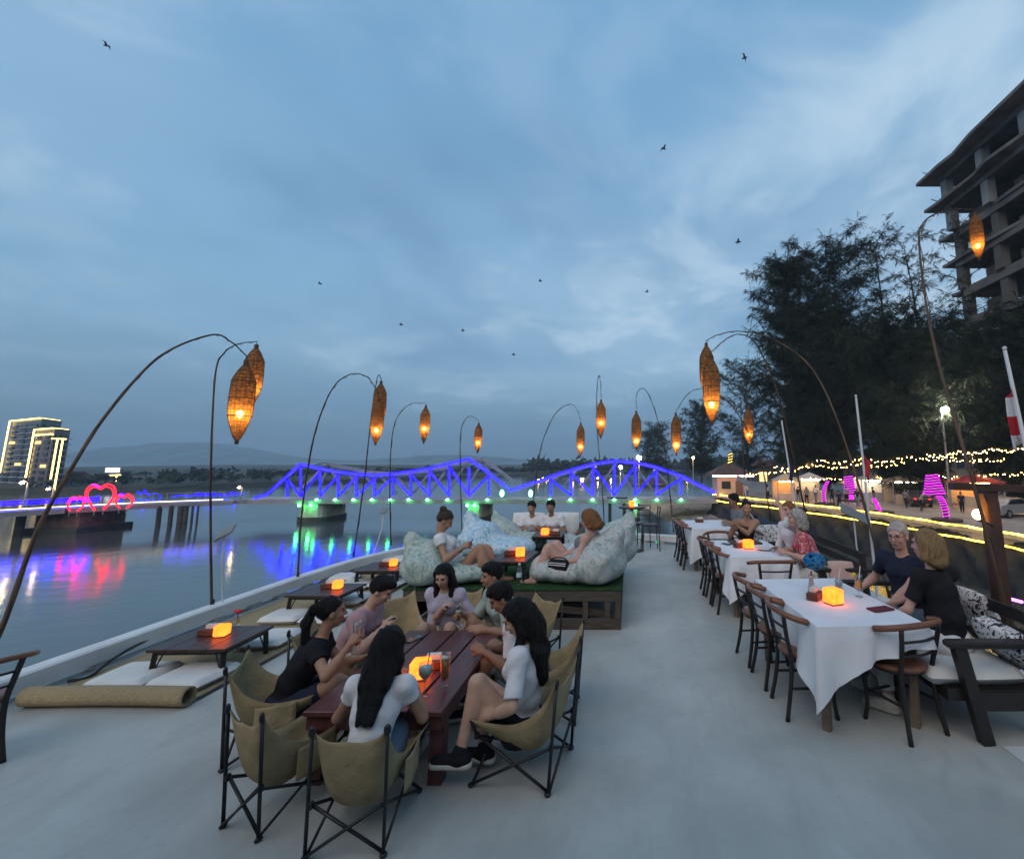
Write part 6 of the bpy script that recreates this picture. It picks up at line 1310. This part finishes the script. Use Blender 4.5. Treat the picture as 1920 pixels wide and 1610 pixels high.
    if hair in ('short', 'thin'): r = .006 if hair == 'thin' else .014; Hh = [E(hp(0, -.016, .036), (.076 + r, .094 + r, .088 + r), MH, .02, clip=fc)] + ([] if hair == 'thin' else [E(hp(0, .035, .098), (.062, .05, .03), MH, .03)])
    elif hair in ('bun', 'pony'):
        Hh = [E(hp(0, -.02, .034), (.084, .100, .096), MH, .02, clip=[(hp(0, .07, .085), nz(hf * .72 - hu0 * .69))])]
        if hair == 'bun': Hh.append(E(hp(0, -.10, .105), (.046, .042, .042), MH, .02))
        else: Hh += [E(hp(0, -.115, .05), (.03, .03, .03), MH, .02), cone(hp(0, -.13, .045), hp(0, -.175, -.06), .026 * s, .034 * s, .02), cone(hp(0, -.175, -.06), hp(0, -.16, -.2), .034 * s, .028 * s, .02), cone(hp(0, -.16, -.2), hp(0, -.14, -.31), .028 * s, .01 * s, .02)]
    elif hair in ('long', 'bob'):
        L = 1.0 if hair == 'long' else .42
        Hh = [E(hp(0, -.022, .034), (.090, .104, .098), MH, .02, clip=[(hp(0, .072, .085), nz(hf * .8 - hu0 * .6))])]
        bk = nb - f1 * .075 * s
        for k in (-1, 1): Hh += [cone(hp(k * .074, -.005, .03), hp(k * .082, -.012, -.10), .030 * s, .030 * s, .03), cone(hp(k * .05, -.07, -.02), hp(k * .055, -.075, -.10 - .06 * L), .05 * s, .045 * s, .04)]
        Hh.append(cone(hp(0, -.08, .0), hp(0, -.09, -.12), .07 * s, .065 * s, .04))
        if hair == 'long':
            e = nb - f1 * .10 * s - u1 * .03 * s; e2 = che - f1 * .135 * s - u1 * .06 * s
            for k in (-1, 0, 1): Hh += [cone(hp(k * .045, -.085, -.11), e + ux * k * .055 * s, .045 * s, .042 * s, .03), cone(e + ux * k * .055 * s, e2 + ux * k * .04 * s, .042 * s, .02 * s, .03)]
            for k in (-1, 1): Hh += [cone(hp(k * .082, -.01, -.09), nb + ux * k * .085 * s + f1 * .035 * s - u1 * .02 * s, .030 * s, .028 * s, .03), cone(nb + ux * k * .085 * s + f1 * .035 * s - u1 * .02 * s, che + ux * k * .08 * s + f1 * .09 * s, .028 * s, .012 * s, .02)]
    if Hh:
        ho = obj('hair', softmesh('hair', Hh, vox, hm, .002, 40, 1, .0022), t)
        if vox < .0095 and hair != 'thin': strands(ho, hm, 420 if hair in ('long', 'bob') else 260, (.05, .13) if hair in ('long', 'bob', 'pony') else (.02, .05), np.array(hc), s)
    # face
    if vox < .0095:
        def blob(nm, c, r, m_): o_ = part(nm, MB().ell((0, 0, 0), tuple(q * s for q in r), 10, 6), m_, t, True, tuple(c)); o_.rotation_euler = Matrix(MH.tolist()).to_euler()
        for k in (-1, 1): blob('eye', hp(k * .031, .0795, .012), (.0135, .006, .0065), EYE); blob('eyebrow', hp(k * .032, .086, .036), (.019, .006, .0042), BRW if hm not in (HGR, HBL) else hm)
        blob('mouth', hp(0, .091, -.058), (.021, .007, .0065), LIP if fem else LIP2)
        if glasses:
            mb = MB()
            for k in (-1, 1): c = hp(k * .033, .098, .010); mb.tube([c + (hx * math.cos(a) * .023 + hu0 * math.sin(a) * .018) * s for a in np.linspace(0, 2 * math.pi, 17)], .002, 5, False); mb.tube([hp(k * .056, .096, .014), hp(k * .08, .0, .01)], .002, 5)
            mb.tube([hp(-.01, .1, .012), hp(.01, .1, .012)], .002, 5); part('glasses', mb, EYE, t)
    return t, hands, o3, RZ
def wpos(h, k, a=0, b=0, c=0):   # a world point by the hand k: along the fingers, off the palm, across
    sh, el, wr, d, n_, w_ = h[1][k]; return Vector(h[2] + h[3] @ (wr + d * a + n_ * b + w_ * c))

# --- round the red table
p1 = person('woman in black tee with a long ponytail leaning on the red table', -2.44, 3.68, 0, -66, .25, 24, (12, 2), lh=(-2.0, 3.88, .49), rh=Q(655, 1208, 3.62), s=.90, fem=True, sk=SK2, top=CBK, sleeve=.45, bottom=CNV, leg=.7, hair='pony', rcurl=.75, lcurl=.5, lf=(-1.95, 3.98, .09), rf=(-1.9, 3.75, .09), shoes=CBK)
g1 = wpos(p1, 'r', .07, .03); beer_glass('beer glass held up by the woman with the ponytail', (g1.x, g1.y, g1.z - .10), .3, .2)
p2 = person('man in a dusty pink polo looking down at a phone', -2.42, 4.32, 0, -84, .26, 22, (0, 32), lh=Q(722, 1172, 4.28), rh=Q(716, 1178, 4.16), s=.93, sk=SK1, top=CPK, sleeve=.6, bottom=CCR, leg=.8, hair='short', rcurl=.6, lcurl=.6, lf=(-1.95, 4.45, .09), rf=(-1.95, 4.2, .09), shoes=CBK)
q = wpos(p2, 'l', .09, .02); o = part('phone', MB().bbox((0, 0, 0), (.075, .15, .009), .003), mat('phone_black', (.015, .015, .018), .2), None, False, q, (R(25), R(-25), R(-80))); tag(o, 'phone held by the man in the dusty pink polo', 'phone')
p3 = person('woman with long dark hair in a lilac puff-sleeved blouse', -1.80, 5.08, 0, 176, .26, 14, (4, 26), rh=Q(832, 1140, 4.86), lh=Q(868, 1180, 4.78), s=.88, fem=True, sk=SK1, top=CLI, sleeve=1.25, bottom=CCR, leg=.55, hair='long', rcurl=.7, lcurl=.3, lf=(-1.65, 4.62, .09), rf=(-1.9, 4.62, .09), shoes=CCR)
p4 = person('man in a pale green shirt lifting a beer glass', -1.12, 4.86, 0, 128, .26, 18, (-4, 10), rh=Q(866, 1152, 4.72), lh=Q(905, 1180, 4.52), s=.93, sk=SK2, top=CGN, sleeve=.85, bottom=CKH, leg=.8, hair='short', rcurl=.85, lcurl=.4, lf=(-1.4, 4.55, .09), rf=(-1.55, 4.75, .09), shoes=CBK)
g4 = wpos(p4, 'r', .07, .03); beer_glass('beer glass raised by the man in the pale green shirt', (g4.x, g4.y, g4.z - .07), .6, .18)
p5 = person('man in a white shirt hunched over the red table', -.76, 4.12, 0, 98, .26, 20, (6, 34), rh=Q(912, 1215, 4.02), lh=Q(908, 1222, 3.9), s=.94, sk=SK3, top=CW, sleeve=.75, bottom=CGY, leg=.85, hair='short', rcurl=.8, lcurl=.8, lf=(-1.22, 3.98, .09), rf=(-1.22, 4.2, .09), shoes=CBK, elb={'l': (-.3, -.2, -1), 'r': (.3, -.2, -1)})
p6 = person('woman with wavy black hair in a white tee and black shorts', -.70, 3.42, 0, 80, .27, -6, (10, 34), rh=Q(925, 1318, 3.36), lh=Q(912, 1345, 3.24), s=.94, fem=True, sk=SK1, top=CW, sleeve=.85, bottom=CBK, leg=.42, hair='long', rcurl=.5, lcurl=.4, lf=Q(862, 1412, 3.22), rf=Q(908, 1402, 3.42), shoes=CBK, sole=CCR)
st = MB()
for k in (0, .022): st.tube([(p6[2] + p6[3] @ np.array((-.125 + .10 * math.cos(a) * .98 - .0, .135 + k, .385 + .10 * math.sin(a)))).tolist() for a in np.linspace(-.2, 2.6, 14)], .004, 5)
p7 = person('woman with long straight black hair in a white top, back to us', -1.47, 2.95, 0, 2, .24, 16, (4, 20), rh=(-1.36, 3.32, .50), lh=(-1.68, 3.32, .50), s=.88, fem=True, sk=SK2, top=CW, sleeve=.4, bottom=CDN, leg=.9, hair='long', hm=HBK, lf=(-1.58, 3.5, .09), rf=(-1.42, 3.5, .09), shoes=CCR, kneepole=(0, .6, 1))
# --- on the bean bags
p8 = person('woman with a hair bun and denim shorts reading a phone on a bean bag', -2.16, 6.30, .46, -76, .125, -38, (4, 34), rh=Q(868, 1026, 6.14), lh=Q(872, 1024, 6.3), s=1.0, fem=True, sk=SK2, top=CW, sleeve=.3, bottom=CDN, leg=.4, hair='bun', hm=HBR, rcurl=.6, lcurl=.6, lf=(-1.62, 6.36, .53), rf=(-1.68, 6.12, .53), slump=.6)
q = wpos(p8, 'r', .09, .02); o = part('phone', MB().bbox((0, 0, 0), (.075, .15, .009), .003), mat('phone_black', (.015, .015, .018), .2), None, False, q, (R(50), 0, R(-75))); tag(o, 'phone held by the woman with the hair bun', 'phone')
p9 = person('woman with blonde bob reclining on a bean bag in a strappy top', -.70, 6.38, .46, 72, .125, -38, (-6, 32), rh=Q(1046, 1048, 6.3), lh=Q(1052, 1056, 6.18), s=1.0, fem=True, sk=SK4, top=CGY, sleeve=0, bottom=CGY, leg=.5, hair='bob', hm=HGI, rcurl=.6, lcurl=.6, lf=(-1.20, 6.22, .53), rf=(-1.16, 6.5, .53), slump=.6, tank=True)
hbg = thing('handbag', 'black handbag with two white stripes on the lap of the blonde woman', 'handbag', tuple(Q(1047, 1060, 6.1)), R(-20)); part('bag', MB().bbox((0, 0, 0), (.26, .09, .14), .025), CBK, hbg)
for z in (.012, .036): part('stripe', MB().box((0, -.0465, z), (.24, .003, .01)), CW, hbg)
part('strap', MB().tube(spline([(-.12, 0, .06), (-.06, .03, .085), (.06, .03, .085), (.12, 0, .06)], 4), .008, 6), CBK, hbg)
# --- far sofa
person('left of two people in white tees on the wicker sofa, dark hair', -1.9, 9.86, 0, 176, .40, 14, (-6, 12), rh=(-2.02, 9.5, .68), lh=(-1.78, 9.5, .70), s=.96, sk=SK2, top=CW, sleeve=.6, bottom=CKH, leg=.8, vox=.011, hair='short')
person('right of two people in white tees on the wicker sofa, leaning left', -1.5, 9.86, 0, 168, .40, 16, (10, 14), rh=(-1.72, 9.48, .68), lh=(-1.42, 9.5, .68), s=1.0, sk=SK3, top=CW, sleeve=.6, bottom=CKH, leg=.8, vox=.011, hair='short')
# --- dining tables
person('balding man in a dark navy tee and glasses at the nearest dining table', 2.70, 4.84, 0, 122, .53, 8, (6, 10), rh=(2.30, 5.02, .70), lh=(2.34, 4.62, .62), s=1.03, sk=SK4, top=CNV, sleeve=.6, bottom=CDN, leg=1.6, hair='thin', hm=HGR, glasses=True, belly=.03, lf=(2.22, 4.6, .09), rf=(2.2, 4.85, .09), shoes=CBK)
person('woman in a black tee and white trousers with a blonde ponytail', 2.58, 4.14, 0, 22, .53, 6, (16, 4), lh=(2.22, 4.34, .60), rh=(2.36, 4.62, .64), s=1.02, fem=True, sk=SK4, top=CBK, sleeve=.7, bottom=CW, leg=1.85, hair='bob', hm=HBL, belly=.035, lf=(2.05, 4.12, .09), rf=(2.08, 4.42, .09), shoes=CCR)
person('woman with clasped hands and bare shoulders at the middle dining table', 1.93, 8.22, 0, 174, .53, 16, (4, 4), rh=Q(1374, 983, 7.92), lh=Q(1380, 984, 7.92), s=.97, fem=True, sk=SK2, top=CBN, sleeve=0, bottom=CBK, leg=.6, hair='bun', tank=True, rcurl=.9, lcurl=.9, vox=.0095, elb={'r': (.5, .2, -1), 'l': (-.5, .2, -1)}, shoes=CBK)
person('man in a white shirt with a hand on top of his head', 2.38, 7.12, 0, 108, .53, 4, (10, 2), rh=None, lh=Q(1462, 950, 6.86), s=1.02, sk=SK4, top=CW, sleeve=1.4, bottom=CKH, leg=.8, hair='thin', hm=HGI, vox=.009, lf=(2.0, 6.95, .09), rf=(2.0, 7.2, .09), elb={'l': (-.3, 1, .3), 'r': None}, shoes=CBK)
person('grey-haired woman in a red patterned blouse at the middle dining table', 2.40, 6.52, 0, 76, .53, 14, (6, 6), rh=(2.02, 6.72, .79), lh=(2.02, 6.42, .79), s=.98, fem=True, sk=SK4, top=CRD, sleeve=.8, bottom=CCR, leg=1.7, hair='bob', hm=HGR, belly=.03, vox=.009, lf=(2.0, 6.42, .09), rf=(2.0, 6.66, .09), shoes=CCR)
person('dark-haired man in grey at the farthest dining table', 2.2, 9.4, 0, 96, .53, 14, (0, 14), rh=(1.86, 9.5, .79), lh=(1.86, 9.28, .79), s=1.0, sk=SK3, top=CGY, sleeve=.6, bottom=CBK, leg=1.6, hair='short', vox=.011)
# --- walkers on the promenade
for i, (px, py, yw, tp, bt, hs, lab) in enumerate(((1561, 943, 30, CBK, CNV, 'short', 'dark-clad walker left of the purple tub-shaped tree'), (1588, 944, -20, CGY, CBK, 'short', 'grey-clad walker in front of the purple tub-shaped tree'), (1609, 950, 150, CNV, CGY, 'bob', 'walker in navy right of the purple tub-shaped tree'), (1497, 944, 200, CBK, CDN, 'short', 'left of two dark figures by the quay near the kiosk'), (1513, 945, 170, CGY, CBK, 'bob', 'right of two dark figures by the quay near the kiosk'), (1470, 936, 90, CRD, CBK, 'long', 'far figure in red beside the yellow stall'), (1402, 934, 60, CW, CDN, 'short', 'far figure in white by the cream kiosk'), (1668, 942, -60, CW, CKH, 'short', 'far figure in a white top near the market stalls'), (1575, 957, 10, CNV, CBK, 'short', 'dark figure standing at the quay edge before the walkers'), (1640, 946, 80, CBK, CGY, 'short', 'dark figure in front of the brightly lit white stall'), (1700, 952, 120, CGY, CNV, 'bob', 'grey figure in front of the beige stall'), (1728, 958, -80, CPK, CBK, 'long', 'figure in dull pink left of the biggest purple tree'), (1805, 962, 140, CNV, CBK, 'short', 'dark figure right of the biggest purple tree'), (1530, 940, -40, CCR, CDN, 'short', 'figure in cream before the white-topped stall'), (1440, 938, 30, CGN, CBK, 'bob', 'far figure in green right of the cream kiosk'))):
    b = P(px, py, ZQ); a_ = R(yw); fx_, fy_ = -math.sin(a_), math.cos(a_); rx_, ry_ = math.cos(a_), math.sin(a_); st_ = .14
    person(lab, b.x, b.y, ZQ, yw, .93, 3, (0, 5), lh=(b.x - rx_ * .24 + fx_ * .08, b.y - ry_ * .24 + fy_ * .08, ZQ + .86), rh=(b.x + rx_ * .24 - fx_ * .02, b.y + ry_ * .24 - fy_ * .02, ZQ + .86), lf=(b.x - rx_ * .1 + fx_ * st_, b.y - ry_ * .1 + fy_ * st_, ZQ + .085), rf=(b.x + rx_ * .1 - fx_ * st_, b.y + ry_ * .1 - fy_ * st_, ZQ + .085), s=1.02, sk=SK3, top=tp, bottom=bt, leg=1.8, hair=hs, vox=.024, kneepole=(0, 1, .1), shoes=CBK)
for m_ in list(bpy.data.meshes):
    if m_.users == 0: bpy.data.meshes.remove(m_)
# evening haze over river and hills
hz = bpy.data.materials.new('haze'); hz.use_nodes = True; n = hz.node_tree; n.nodes.clear(); o = n.nodes.new('ShaderNodeOutputMaterial'); pv = n.nodes.new('ShaderNodeVolumePrincipled')
pv.inputs['Color'].default_value = (.60, .82, 1.0, 1); pv.inputs['Density'].default_value = .0005; n.links.new(pv.outputs[0], o.inputs['Volume'])
hb_ = struct('haze', MB().box((0, 2350, 68), (10400, 5500, 154)), hz, kind='stuff'); hb_['label'] = 'pale evening haze over the river and hills'
